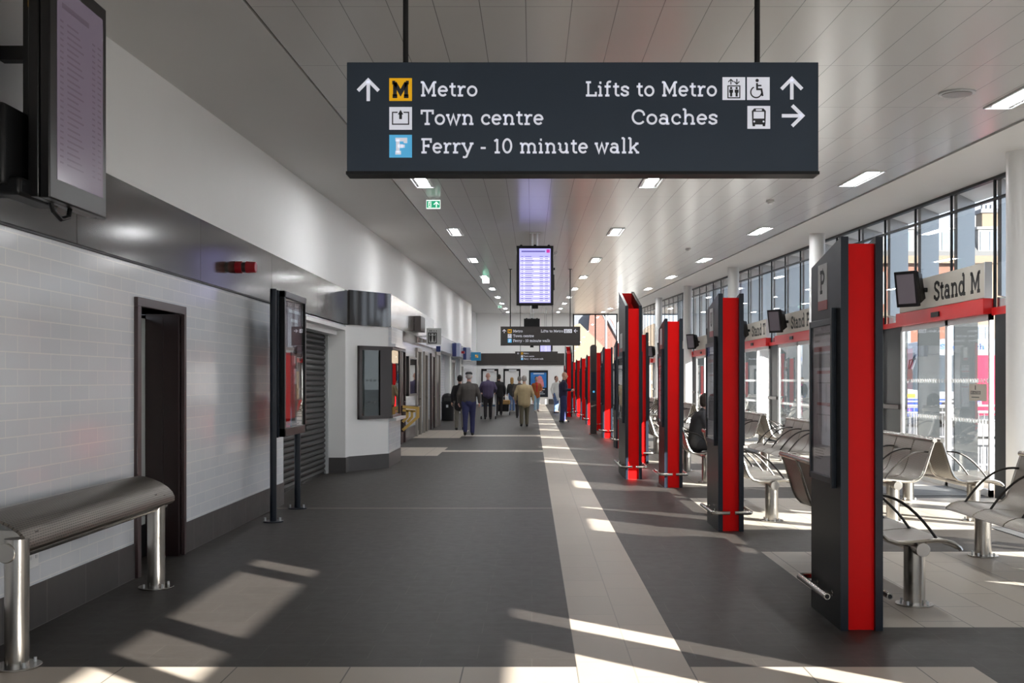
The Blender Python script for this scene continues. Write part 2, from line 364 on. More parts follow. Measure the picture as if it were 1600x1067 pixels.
def text(mb, s, fr, x, y, cap, width=None, w=.135, t=.003, mi=0, align='l'):
    """Lay the string with its left end (or right end) at x and baseline y in frame metres; width fixes its length."""
    kx = cap if width is None else width / text_w(s)
    if align == 'r': x -= kx * text_w(s)
    if align == 'c': x -= kx * text_w(s) / 2
    o, u, v, n = fr
    for c in s:
        for p in GL[c][1]:
            stroke(mb, [(x + a * kx, y + b * cap) for a, b in p], w * cap, (o, u, v, n), t, mi)
        x += GL[c][0] * kx
def rect(mb, fr, x0, x1, y0, y1, t, mi=0, base=0.):
    o, u, v, n = fr
    mb.poly3([o + u * a + v * b + n * base for a, b in ((x0, y0), (x1, y0), (x1, y1), (x0, y1))], n, t, mi)
def disc(mb, fr, cx, cy, r, t, mi=0, base=0., n_=20):
    o, u, v, n = fr
    mb.poly3([o + u * (cx + r * math.cos(2 * PI * i / n_)) + v * (cy + r * math.sin(2 * PI * i / n_)) + n * base for i in range(n_)], n, t, mi)
def flat(mb, fr, pts, t, mi=0, base=0.):
    o, u, v, n = fr
    mb.poly3([o + u * a + v * b + n * base for a, b in pts], n, t, mi)
def frame(o, u, v):
    u = Vector(u).normalized(); v = Vector(v).normalized(); return (Vector(o), u, v, u.cross(v))
# ------------------------------------------------------------------ floor
Y0, Y1 = -8.0, 69.6
XL, XR = -3.05, 6.0
regions = [(.238, .835, Y0, Y1, 1), (-3.6, 2.34, 5.23, 5.83, 2), (-3.6, .238, 13.04, 13.065, 1), (-3.6, -1.9, 22.1, 24.9, 2), (-1.9, .238, 23.3, 23.9, 2),
           (-3.6, -1.9, 28.9, 33.4, 2), (-1.9, .238, 29.8, 30.5, 2)]
for k in range(-2, 15):
    regions.append((2.03, 6.0, 6.76 + 4.43 * k, 9.74 + 4.43 * k, 3))
xs = sorted({-3.6, 6.0} | {r[0] for r in regions} | {r[1] for r in regions})
ys = sorted({Y0, Y1 + .0} | {min(max(v, Y0), Y1) for r in regions for v in r[2:4]})
mb = MB()
vcache = {}
def fv(x, y):
    if (x, y) not in vcache: vcache[(x, y)] = mb.bm.verts.new((x, y, 0))
    return vcache[(x, y)]
for a, b in zip(xs, xs[1:]):
    for c, d in zip(ys, ys[1:]):
        mx_, my_ = (a + b) / 2, (c + d) / 2
        mi = 0
        for r in regions:
            if r[0] < mx_ < r[1] and r[2] < my_ < r[3]: mi = r[4]; break
        mb._face([fv(a, c), fv(b, c), fv(b, d), fv(a, d)], mi)
bmesh.ops.recalc_face_normals(mb.bm, faces=mb.bm.faces)
struct('floor', mb, ['floor_dark', 'floor_light', 'floor_cross', 'floor_seat'], 'charcoal tiled concourse floor with cream bands and cream seating bays', 'floor')

# ------------------------------------------------------------------ ceiling and roof
mb = MB()
def slab(x0, x1, mi, dz=0., y0=Y0 - .3, y1=Y1 + 1.0):
    mb.hexa([(x0, y0, zc(y0) + dz), (x1, y0, zc(y0) + dz), (x1, y1, zc(y1) + dz), (x0, y1, zc(y1) + dz),
             (x0, y0, zc(y0) + .4), (x1, y0, zc(y0) + .4), (x1, y1, zc(y1) + .4), (x0, y1, zc(y1) + .4)], mi)
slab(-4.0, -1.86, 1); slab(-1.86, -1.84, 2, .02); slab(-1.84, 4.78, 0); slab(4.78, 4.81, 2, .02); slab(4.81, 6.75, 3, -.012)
struct('ceiling', mb, ['ceil_panel', 'ceil_plaster_shaded', 'fascia_dark', 'plaster'], 'glossy white metal plank ceiling with plain white plaster margins', 'ceiling')

# ------------------------------------------------------------------ left wall
mb = MB()
WT = 2.415
for y0, y1, z0, z1 in ((Y0, 8.51, 0, WT), (8.51, 9.56, 2.09, WT), (9.56, 13.5, 0, WT), (13.5, 18.04, 2.40, WT)):
    mb.box(-3.42, XL, y0, y1, z0, z1)
struct('wall_left', mb, 'tile_white', 'white brick-tiled wall along the left of the concourse', 'wall')
mb = MB()
mb.hexa([(-3.42, Y0, 3.0), (XL, Y0, 3.0), (XL, 55.7, 3.0), (-3.42, 55.7, 3.0), (-3.42, Y0, zc(Y0) + .05), (XL, Y0, zc(Y0) + .05), (XL, 55.7, zc(55.7) + .05), (-3.42, 55.7, zc(55.7) + .05)])
struct('wall_left_upper', mb, 'plaster', 'plain white upper wall above the dark metal fascia', 'wall')
mb = MB()
for a, b in ((Y0, 4.6), (4.6, 7.35), (7.35, 10.1), (10.1, 12.85), (12.85, 15.6), (15.6, 18.25)):
    mb.box(-3.30, -3.042, a + .004, b - .004, 2.432, 3.0)
mb.box(-3.32, -3.06, Y0, 18.25, 2.41, 3.0, 1)
mb.box(-3.30, -3.03, Y0, 13.5, 2.412, 2.424, 1)
struct('trim_1', mb, ['fascia', 'black'], 'brown metal fascia band above the white tiles on the left wall', 'fascia')
mb = MB()
for y0, y1 in ((Y0, 8.45), (9.62, 13.5)): mb.box(-3.1, -3.042, y0, y1, 0, .267)
struct('baseboard_left', mb, 'tile_skirt', 'charcoal tiled skirting below the white wall tiles', 'skirting')
# recessed doorway
d = empty('door_1', (-3.2, 9.0, 0), 0, 'recessed maroon-framed doorway in the tiled wall behind the metal bench', 'door', None, 'structure')
def ch(mb, name, mats, p, **kw):
    """Child mesh whose vertices were given in world metres under a parent at p.location (unrotated)."""
    for v in mb.bm.verts: v.co -= Vector(p.location)
    return mb.build(name, mats, p, **kw)
mb = MB(); mb.box(-3.4, -3.02, 8.43, 8.51, 0, 2.09); mb.box(-3.4, -3.02, 8.43, 9.62, 2.09, 2.16); mb.box(-3.4, -3.02, 9.56, 9.62, 0, 2.09)
ch(mb, 'frame', 'maroon', d, bevel=.004)
mb = MB(); mb.box(-3.335, -3.055, 9.50, 9.558, 0, 2.09); mb.box(-3.20, -3.185, 9.49, 9.50, 0, 2.06)
ch(mb, 'reveal_panel', 'maroon_dark', d)
mb = MB(); mb.box(-3.39, -3.34, 8.52, 9.5, .28, 2.05); ch(mb, 'leaf', 'door_grey', d)
mb = MB(); mb.box(-3.4, -3.335, 8.52, 9.5, 0.0, .28); ch(mb, 'kick_plate', 'black', d)
# roller shutter bay
mb = MB(); mb.box(-3.75, -3.42, 13.3, 18.3, 0, 3.0)
struct('wall_shutter_bay', mb, 'plaster', 'white plaster recess around the roller shutter', 'wall')
mb = MB(); mb.box(-3.42, -3.06, 13.48, 18.06, 2.34, 2.43); mb.box(-3.42, -3.20, 13.48, 18.04, 2.26, 2.345)
struct('trim_2', mb, 'white', 'white lintel trim over the dark roller shutter', 'trim')
sh = empty('roller_shutter', (-3.38, 15.7, 0), 0, 'closed dark slatted roller shutter behind the poster stand', 'shutter', None, None)
mb = MB()
n = 27; pz = 2.26 / n
for i in range(n):
    z = i * pz
    mb.prism([(-3.415, z), (-3.385, z), (-3.36, z + pz * .3), (-3.36, z + pz * .62), (-3.385, z + pz * .97), (-3.415, z + pz * .97)], 'y', 13.56, 17.9)
ch(mb, 'curtain', 'shutter', sh)
for y0 in (13.5, 17.9):
    mb = MB(); mb.box(-3.42, -3.32, y0, y0 + .07, 0, 2.26); ch(mb, 'guide_rail', 'alu' if y0 > 17 else 'fascia_dark', sh)
mb = MB(); mb.box(-3.41, -3.35, 13.57, 17.89, 0, .05); ch(mb, 'bottom_bar', 'fascia_dark', sh)
# kiosk bay that steps out from the wall
K = [(-3.4, 18.04), (-3.06, 18.04), (-3.04, 18.30), (-2.49, 19.08), (-2.49, 20.8), (-3.4, 20.8)]
mb = MB(); mb.prism(K, 'z', 0.0, 2.45)
struct('wall_kiosk', mb, 'plaster', 'angled white kiosk bay stepping out from the left wall', 'wall')
mb = MB()
Kb = [(-3.4, 18.03), (-3.05, 18.03), (-3.03, 18.29), (-2.478, 19.075), (-2.478, 20.805), (-3.4, 20.805)]
mb.prism(Kb, 'z', 0, .25)
struct('baseboard_kiosk', mb, 'skirt_plain', 'charcoal skirting around the angled kiosk bay', 'skirting')
# tiled face on the kiosk side
mb = MB(); mb.box(-2.49, -2.482, 19.08, 20.8, .25, .84)
struct('wall_kiosk_side', mb, 'tile_white', 'white tiles on the kiosk side under its shop window', 'wall')
# corner window of the kiosk
w = empty('window_1', (-2.6, 19.2, 0), 0, 'dark-framed corner shop window wrapping the angled kiosk', 'window', None, 'structure')
fa, fb = Vector((-3.04, 18.30, 0)), Vector((-2.49, 19.08, 0)); fd = (fb - fa).normalized(); fn = Vector((fd.y, -fd.x, 0))
def on_face(t, z, h): p = fa.lerp(fb, t) + fn * h; return (p.x, p.y, z)
def face_box(mb, t0, t1, z0, z1, h0, h1, mi=0):
    mb.hexa([on_face(t0, z0, h1), on_face(t1, z0, h1), on_face(t1, z0, h0), on_face(t0, z0, h0), on_face(t0, z1, h1), on_face(t1, z1, h1), on_face(t1, z1, h0), on_face(t0, z1, h0)], mi)
zb, zt = .86, 2.10
mb = MB()
face_box(mb, .20, 1.06, zb, zb + .055, -.01, .05); face_box(mb, .20, 1.06, zt - .07, zt, -.01, .05)
face_box(mb, .20, .27, zb, zt, -.01, .05); face_box(mb, .74, 1.04, zb, zt, -.01, .045)
mb.box(-2.5, -2.44, 19.05, 20.55, zb, zb + .04); mb.box(-2.5, -2.44, 19.05, 20.6, zt - .04, zt); mb.box(-2.5, -2.45, 20.45, 20.55, zb, zt)
ch(mb, 'window_frame', 'brown_black', w)
mb = MB(); face_box(mb, .27, .74, zb + .055, zt - .07, .018, .024); ch(mb, 'pane', 'glass_shop', w)
mb = MB(); mb.box(-2.474, -2.468, 19.12, 20.45, zb + .04, zt - .04); ch(mb, 'pane', 'glass_shop', w)
mb = MB(); face_box(mb, .27, .74, zb + .055, zt - .07, .002, .008); mb.box(-2.488, -2.482, 19.12, 20.45, zb + .04, zt - .04); ch(mb, 'interior_shade_sheet', 'dark_in', w)
mb = MB(); mb.box(-2.49, -2.36, 19.15, 20.6, zb - .05, zb); ch(mb, 'window_sill', 'alu', w)
mb = MB(); mb.box(-2.49, -2.37, 19.1, 20.75, zt + .0, zt + .05); mb.box(-2.5, -2.44, 19.1, 20.75, zt + .05, 2.45); ch(mb, 'tiled_head', 'tile_white', w)
# metal fascia over the kiosk
mb = MB()
fo = [(-3.06, 18.25), (-3.02, 18.25), (-2.45, 19.1), (-2.45, 19.15), (-3.06, 19.15)]
mb.prism(fo, 'z', 2.44, 3.02)
struct('trim_3', mb, 'fascia_dark', 'dark metal fascia box over the angled kiosk front', 'fascia')
mb = MB()
for i in range(7):
    a = 19.13 + i * 1.2
    mb.box(-3.05, -2.452, a + .006, a + 1.194, 2.455, 3.02)
struct('trim_4', mb, 'fascia_bright', 'polished metal fascia panels running on behind the kiosk', 'fascia')
mb = MB(); mb.box(-3.42, -3.0, 27.6, 55.7, 2.5, 3.0)
struct('trim_5', mb, 'fascia_pale', 'pale glossy fascia over the far shop doors', 'fascia')
# far left wall with doors
mb = MB(); mb.box(-3.6, -3.15, 20.8, 37.6, 0, 3.0); mb.box(-3.9, -3.5, 37.6, 55.7, 0, 3.0); mb.box(-3.9, -3.5, 55.7, Y1, 0, zc(Y1))
struct('wall_left_far', mb, 'tile_white', 'far white tiled wall with shop doors beyond the kiosk', 'wall')
mb = MB()
for y0, y1 in ((27.1, 29.7), (30.95, 31.75), (32.85, 33.9), (35.2, 35.7)): mb.box(-3.16, -3.138, y0, y1, 0, .32)
struct('baseboard_left_far', mb, 'skirt_plain', 'charcoal skirting below the far white wall tiles', 'skirting')
def far_door(y0, y1, h, leaf, fr, label, x=-3.15):
    p = empty(num('door'), (x, (y0 + y1) / 2, 0), 0, label, 'door', None, 'structure')
    mb = MB(); mb.box(x - .02, x + .06, y0, y0 + .1, 0, h); mb.box(x - .02, x + .06, y1 - .1, y1, 0, h); mb.box(x - .02, x + .06, y0, y1, h, h + .1); ch(mb, 'door_frame', fr, p, bevel=.004)
    mb = MB(); mb.box(x - .02, x + .02, y0 + .1, y1 - .1, 0, h); ch(mb, 'leaf', leaf, p)
    mb = MB(); mb.cyl((x + .02, y1 - .2, 1.0), (x + .06, y1 - .2, 1.0), .012, mi=0); mb.cyl((x + .06, y1 - .2, 1.0), (x + .06, y1 - .33, 1.0), .011); ch(mb, 'handle', 'steel', p)
_n['door'] = 1
far_door(26.05, 27.0, 2.2, 'maroon_dark', 'maroon', 'dark maroon door just behind the kiosk and hazard-striped flap')
far_door(29.75, 30.9, 2.3, 'fascia', 'door_metal', 'grey-brown metal door right of the small far wall window')
far_door(31.8, 32.8, 2.25, 'fascia', 'door_metal', 'second grey-brown metal door, before the two maroon doors')
far_door(33.95, 35.15, 2.25, 'maroon_dark', 'maroon', 'tall maroon door nearer than the black litter bin')
far_door(35.75, 37.3, 2.35, 'brown_black', 'door_metal', 'brown-black door with grey-brown frame next to the black litter bin')
far_door(47.3, 49.3, 2.3, 'brown_black', 'white', 'brown-black door in white frame just past the litter bin', -3.5)
far_door(53.6, 55.4, 2.2, 'brown_black', 'white', 'last narrow dark door before the end wall on the left', -3.5)
mb = MB()
for y in (44.2, 50.6): mb.box(-3.5, -3.30, y, y + .8, 0, 2.5)
mb.box(-3.5, -3.14, 37.6, 37.75, 0, 2.5)
struct('trim_6', mb, 'white', 'white pilasters between the far shop doors', 'trim')
w = empty('window_2', (-3.15, 28.5, 0), 0, 'small dark-framed window in the white tiles beyond the kiosk', 'window', None, 'structure')
mb = MB()
mb.box(-3.16, -3.07, 27.5, 27.75, 1.12, 2.12); mb.box(-3.16, -3.09, 29.5, 29.6, 1.12, 2.12); mb.box(-3.16, -3.08, 27.5, 29.6, 1.12, 1.17); mb.box(-3.16, -3.08, 27.5, 29.6, 2.07, 2.12); ch(mb, 'window_frame', 'brown_black', w)
mb = MB(); mb.box(-3.12, -3.112, 27.75, 29.5, 1.17, 2.07); ch(mb, 'pane', 'glass_shop', w)
mb = MB(); mb.box(-3.148, -3.14, 27.75, 29.5, 1.17, 2.07); ch(mb, 'interior_shade_sheet', 'dark_in', w)

# ------------------------------------------------------------------ end wall
mb = MB()
E = Y1
mb.box(-3.9, 2.05, E, E + .3, 0, zc(E) + .3); mb.box(2.05, 2.6, E, E + .3, 0, zc(E) + .3); mb.box(5.42, 6.0, E, E + .3, 0, zc(E) + .3)
struct('wall_end', mb, 'plaster', 'white wall closing the far end of the concourse', 'wall')
mb = MB(); mb.box(-3.5, 2.06, E - .06, E, 2.47, 3.22)
struct('trim_7', mb, 'sign_far', 'dark brown band across the far end wall', 'fascia')
mb = MB(); mb.box(1.05, 2.05, E - .03, E, 0, .33); mb.box(-.73, -.25, E - .03, E, 0, .33)
struct('baseboard_end', mb, 'skirt_plain', 'charcoal skirting below the end wall poster', 'skirting')
for x0, x1, lab in ((-3.2, -2.12, 'left pale door with dark frame in the far end wall'), (-1.80, -.72, 'right pale door with dark frame in the far end wall')):
    p = empty(num('door'), ((x0 + x1) / 2, E, 0), 0, lab, 'door', None, 'structure')
    mb = MB(); mb.box(x0, x0 + .1, E - .05, E + .01, 0, 2.2); mb.box(x1 - .1, x1, E - .05, E + .01, 0, 2.2); mb.box(x0, x1, E - .05, E + .01, 2.1, 2.24); ch(mb, 'door_frame', 'black', p)
    mb = MB(); mb.box(x0 + .1, x1 - .1, E - .02, E, 0, 2.1); ch(mb, 'leaf', 'white', p)
    mb = MB(); mb.box(x0 + .35, x1 - .25, E - .09, E - .05, 2.05, 2.2); ch(mb, 'door_closer', 'alu', p)
w = empty('window_3', (4.0, E, 0), 0, 'tall glass screen at the far right end of the concourse', 'window', None, 'structure')
zt = zc(E) - .02
mb = MB()
for x in (2.6, 3.98, 5.34): mb.box(x, x + .08, E - .04, E + .06, 0, zt)
mb.box(2.6, 5.42, E - .04, E + .06, zt - .08, zt); mb.box(2.6, 5.42, E - .04, E + .06, 2.5, 2.58); mb.box(2.6, 5.42, E - .04, E + .06, 0, .08)
ch(mb, 'window_frame', 'frame', w)
for x in (2.68, 4.06):
    mb = MB(); mb.box(x, x + 1.28, E, E + .012, .08, zt - .08); ch(mb, 'pane', 'glass', w)
# wall behind the viewer
mb = MB(); mb.box(-3.42, -3.0, Y0 - .3, Y0, 0, zc(Y0) + .1); mb.box(5.9, 6.3, Y0 - .3, Y0, 0, zc(Y0) + .1)
struct('wall_back', mb, 'plaster', 'white piers either side of the glazing behind the viewpoint', 'wall')
w = empty('window_90', (1.5, Y0, 0), 0, 'glazed screen closing the concourse behind the viewpoint', 'window', None, 'structure')
mb = MB()
for i in range(7): mb.box(-3.0 + i * 1.475, -2.94 + i * 1.475, Y0 - .12, Y0 - .04, 0, zc(Y0) + .02)
for z in (0., 2.4, zc(Y0) - .08): mb.box(-3.0, 5.9, Y0 - .12, Y0 - .04, z, z + .08)
ch(mb, 'window_frame', 'frame', w)
mb = MB(); mb.box(-3.0, 5.9, Y0 - .085, Y0 - .075, .05, zc(Y0)); ch(mb, 'pane', 'glass', w)

# ------------------------------------------------------------------ right-hand facade
# near, unseen stretch: solid wall made up, openings shaped so sun falls in patches on the foreground floor
mb = MB()
def rwall(y0, y1, z0, z1): mb.box(XR, XR + .03, y0, y1, z0, z1)
YN = 13.45
rwall(Y0, -3.0, 0, 4.2); rwall(-3.0, 1.76, 2.41, 3.02); rwall(-3.0, 1.76, 3.27, 4.2)
for a, b in ((-3.0, -2.7), (-.88, -.56), (1.17, 1.45)): rwall(a, b, 0, 2.41); rwall(a, b, 3.02, 3.27)
rwall(-1.76, -1.48, 3.02, 3.27); rwall(.86, 1.17, 0, 2.41); rwall(1.76, 3.0, 0, 4.2); rwall(3.0, 5.9, 0, 3.34); rwall(5.9, YN, 2.12, 3.34)
for a, b in ((7.2, 7.75), (8.6, 8.82), (10.2, 10.42), (11.8, 12.3), (12.9, YN)): rwall(a, b, 0, 2.12)
struct('wall_right_near', mb, 'plaster', 'unseen white wall on the near right, openings shaped to throw floor sun patches', 'wall')
FIN0, FINP = 14.30, 1.477
DOOR0, PITCH = 14.28, 4.43
w = empty('window_92', (XR, 9.7, 0), 0, 'glazed openings shaped for sun streaks in the unseen near right wall', 'window', None, 'structure')
mb = MB()
for a, b in ((5.9, 7.2), (7.75, 8.6), (8.82, 10.2), (10.42, 11.8), (12.3, 12.9)): mb.box(XR + .009, XR + .021, a, b, 0, 2.12)
ch(mb, 'pane', 'glass', w)
mb = MB()
for y in (5.9, 7.17, 7.75, 8.57, 8.82, 10.17, 10.42, 11.77, 12.3, 12.87): mb.box(XR + .03, XR + .05, y, y + .03, 0, 2.12)
ch(mb, 'window_frame', 'frame', w)
# columns
for k in range(-1, 7):
    y = 12.45 + 8.86 * k
    mb = MB(); mb.cyl((0, 0, 0), (0, 0, zc(y) + .05), .15, n=32); mb.cyl((0, 0, 0), (0, 0, .02), .175, n=32)
    tag(mb.build('column', 'column', loc=(5.53, y, 0)), 'round white column, %s along the glazed right side' % ORD[k + 1], 'column', 'white columns along the glazed side', 'structure')
# sun fins outside the upper glazing; unseen near fins and glazing added to let skylight in, sun kept out
nf = 0
for i in range(-8, 38):
    y = FIN0 + FINP * i
    if y > 68.6: break
    zt = zc(y)
    mb = MB()
    mb.prism([(6.06, y), (6.10, y - .02), (6.72, y + .90), (6.69, y + .93)], 'z', 2.62 if y > 12 else 3.3, zt + .02)
    if y > 12: mb.box(6.07, 6.40, y, y + .045, -.06, 2.60, 1)
    o = tag(mb.build(num('trim'), ['fin', 'frame'], None), None, 'fin', 'slate-blue sun fins along the facade', 'structure')
    if y < 12.5: o['label'] = 'slate-blue unseen sun fin added above the near solid wall, %s counted forward from beside the viewpoint' % ORD[i + 8]
    else: o['label'] = 'slate-blue vertical sun fin outside the upper glazing, %s from the viewpoint' % ORD[nf]; nf += 1
w = empty('window_91', (XR, 5.0, 0), 0, 'unseen upper glazing added over the near right wall to let skylight in', 'window', None, 'structure')
mb = MB(); mb.hexa([(XR + .01, 3.0, 3.34), (XR + .022, 3.0, 3.34), (XR + .022, YN, 3.34), (XR + .01, YN, 3.34), (XR + .01, 3.0, zc(3)), (XR + .022, 3.0, zc(3)), (XR + .022, YN, zc(YN)), (XR + .01, YN, zc(YN))]); ch(mb, 'pane', 'glass', w)
mb = MB()
for i in range(7): mb.box(XR, XR + .03, FIN0 - FINP * (i + 1) - .018, FIN0 - FINP * (i + 1) + .018, 3.34, zc(FIN0 - FINP * (i + 1)))
ch(mb, 'window_frame', 'frame', w)
# glazing bays
nb = 0
for k in range(0, 13):
    y0 = DOOR0 + PITCH * k; ye = min(y0 + PITCH, E)
    if y0 > E - 1: break
    # upper window
    w = empty(num('window'), (XR, y0, 0), 0, 'tall upper glazing above the %s glazed door bay on the right' % ORD[k], 'window', 'upper glazing bays', 'structure')
    mb = MB()
    ya = y0 if k else YN
    for i in range(4):
        yy = y0 + FINP * i
        if yy < ye + .05: mb.box(XR + .0, XR + .03, yy - .018, yy + .018, 2.46, zc(yy) + .02)
    mb.hexa([(XR - .03, ya, zc(ya) - .05), (XR + .05, ya, zc(ya) - .05), (XR + .05, ye, zc(ye) - .05), (XR - .03, ye, zc(ye) - .05), (XR - .03, ya, zc(ya) + .02), (XR + .05, ya, zc(ya) + .02), (XR + .05, ye, zc(ye) + .02), (XR - .03, ye, zc(ye) + .02)])
    mb.hexa([(XR - .02, ya, zc(ya) - .31), (XR + .04, ya, zc(ya) - .31), (XR + .04, ye, zc(ye) - .31), (XR - .02, ye, zc(ye) - .31), (XR - .02, ya, zc(ya) - .28), (XR + .04, ya, zc(ya) - .28), (XR + .04, ye, zc(ye) - .28), (XR - .02, ye, zc(ye) - .28)])
    ch(mb, 'window_frame', 'frame', w)
    mb = MB(); mb.hexa([(XR + .01, ya, 2.46), (XR + .022, ya, 2.46), (XR + .022, ye, 2.46), (XR + .01, ye, 2.46), (XR + .01, ya, zc(ya)), (XR + .022, ya, zc(ya)), (XR + .022, ye, zc(ye)), (XR + .01, ye, zc(ye))])
    ch(mb, 'pane', 'glass', w)
    # door below
    p = empty(num('door'), (XR, y0, 0), 0, 'sliding glass door with red header, %s along the right side' % ORD[k], 'door', 'glazed doors to the stands', 'structure')
    yd = min(y0 + 3.46, E)
    mb = MB(); mb.box(XR - .13, XR + .03, y0 + .02, yd, 2.38, 2.585); ch(mb, 'header', 'redbar', p, bevel=.004)
    mb = MB(); mb.box(XR - .15, XR - .13, y0 + 1.55, y0 + 1.85, 2.44, 2.51); ch(mb, 'door_sensor', 'black', p)
    if k == 0:
        mb = MB(); mb.box(XR - .03, XR + .04, YN, y0, 2.36, 2.46); ch(mb, 'rail', 'redbar', p)
        mb = MB(); mb.box(XR - .03, XR + .05, YN, y0 - .1, 0, 2.36); ch(mb, 'side_panel', 'frame', p)
    for a, b in ((y0, min(y0 + 1.5, E)), (y0 + 1.5, yd)):
        if b - a < .3: continue
        lf = MB(); lf.box(XR - .05, XR + .0, a, a + .055, 0, 2.38); lf.box(XR - .05, XR + .0, b - .05, b, 0, 2.38); lf.box(XR - .05, XR, a, b, 2.3, 2.38); lf.box(XR - .05, XR, a, b, 0, .09)
        l_ = ch(lf, 'leaf', 'alu', p)
        pm = MB(); pm.box(XR - .03, XR - .018, a + .05, b - .05, .09, 2.3); q = ch(pm, 'pane', 'glass', p); q.parent = l_
        if k < 4:
            dm = MB()
            for z in (1.51, .97):
                m_ = int((b - a - .2) / .1)
                for i in range(m_):
                    yy = a + .12 + i * .1
                    dm.poly3([(XR - .031, yy - .026 * math.cos(t_ * PI / 6), z + .03 * math.sin(t_ * PI / 6)) for t_ in range(12)], (-1, 0, 0), .001)
            q = ch(dm, 'manifestation_dots', 'white', p); q.parent = l_
    if yd < E - .3:
        mb = MB(); mb.box(XR - .02, XR + .05, yd, ye, 1.13, 2.38); mb.box(XR - .02, XR + .05, yd, ye, .0, 1.04); mb.box(XR - .01, XR + .04, yd, ye, 1.04, 1.13); ch(mb, 'infill_panel', 'frame', p)
        mb = MB(); mb.box(XR - .09, XR + .05, yd, ye, 1.05, 1.12); ch(mb, 'mid_rail', 'brown_black', p)
        mb = MB(); mb.box(XR - .05, XR + .05, yd, ye, 2.38, 2.46); ch(mb, 'rail', 'redbar', p)
# notice on the nearest door
fr = frame((XR - .032, 0, 0), (0, -1, 0), (0, 0, 1))
mb = MB(); rect(mb, fr, -15.0, -14.42, 1.24, 1.47, .002, 0); rect(mb, fr, -14.95, -14.62, 1.33, 1.375, .001, 1, .002)
text(mb, 'NO ACCESS', (fr[0] + fr[3] * .003, fr[1], fr[2], fr[3]), -14.94, 1.338, .03, .31, .18, .001, 0)
stroke(mb, [(-14.79, 1.39), (-14.79, 1.45)], .03, fr, .003, 1); stroke(mb, [(-14.92, 1.29), (-14.66, 1.29)], .012, fr, .003, 1)
tag(mb.build('door_notice', ['cream_sign', 'ink']), 'small stone-coloured NO ACCESS notice stuck on the nearest glass door', 'notice')
def wheelchair(mb, fr, cx, cy, s, mi, t=.002, base=0.):
    """Seated wheelchair user, s = height of the symbol."""
    o, u, v, n = fr
    f2 = (o + n * base, u, v, n)
    disc(mb, f2, cx - .02 * s, cy + .40 * s, .085 * s, t, mi)
    stroke(mb, [(cx - .03 * s, cy + .27 * s), (cx - .02 * s, cy - .05 * s), (cx + .20 * s, cy - .05 * s), (cx + .26 * s, cy - .40 * s)], .095 * s, f2, t, mi)
    stroke(mb, [(cx - .02 * s, cy + .14 * s), (cx + .20 * s, cy + .14 * s)], .075 * s, f2, t, mi)
    stroke(mb, [(cx - .07 * s + .28 * s * math.cos(a), cy - .20 * s + .28 * s * math.sin(a)) for a in [math.radians(115 + i * 15.5) for i in range(16)]], .065 * s, f2, t, mi)
# matting at the doors
for k in range(-1, 6):
    y = 14.42 + PITCH * k
    mb = MB(); mb.box(4.72, 5.94, y, y + 1.35, .0, .006)
    tag(mb.build('entrance_mat', 'mat_grate'), 'ribbed dark entrance mat, %s along the glazed right side' % ORD[k + 1], 'mat', 'entrance mats inside the doors')
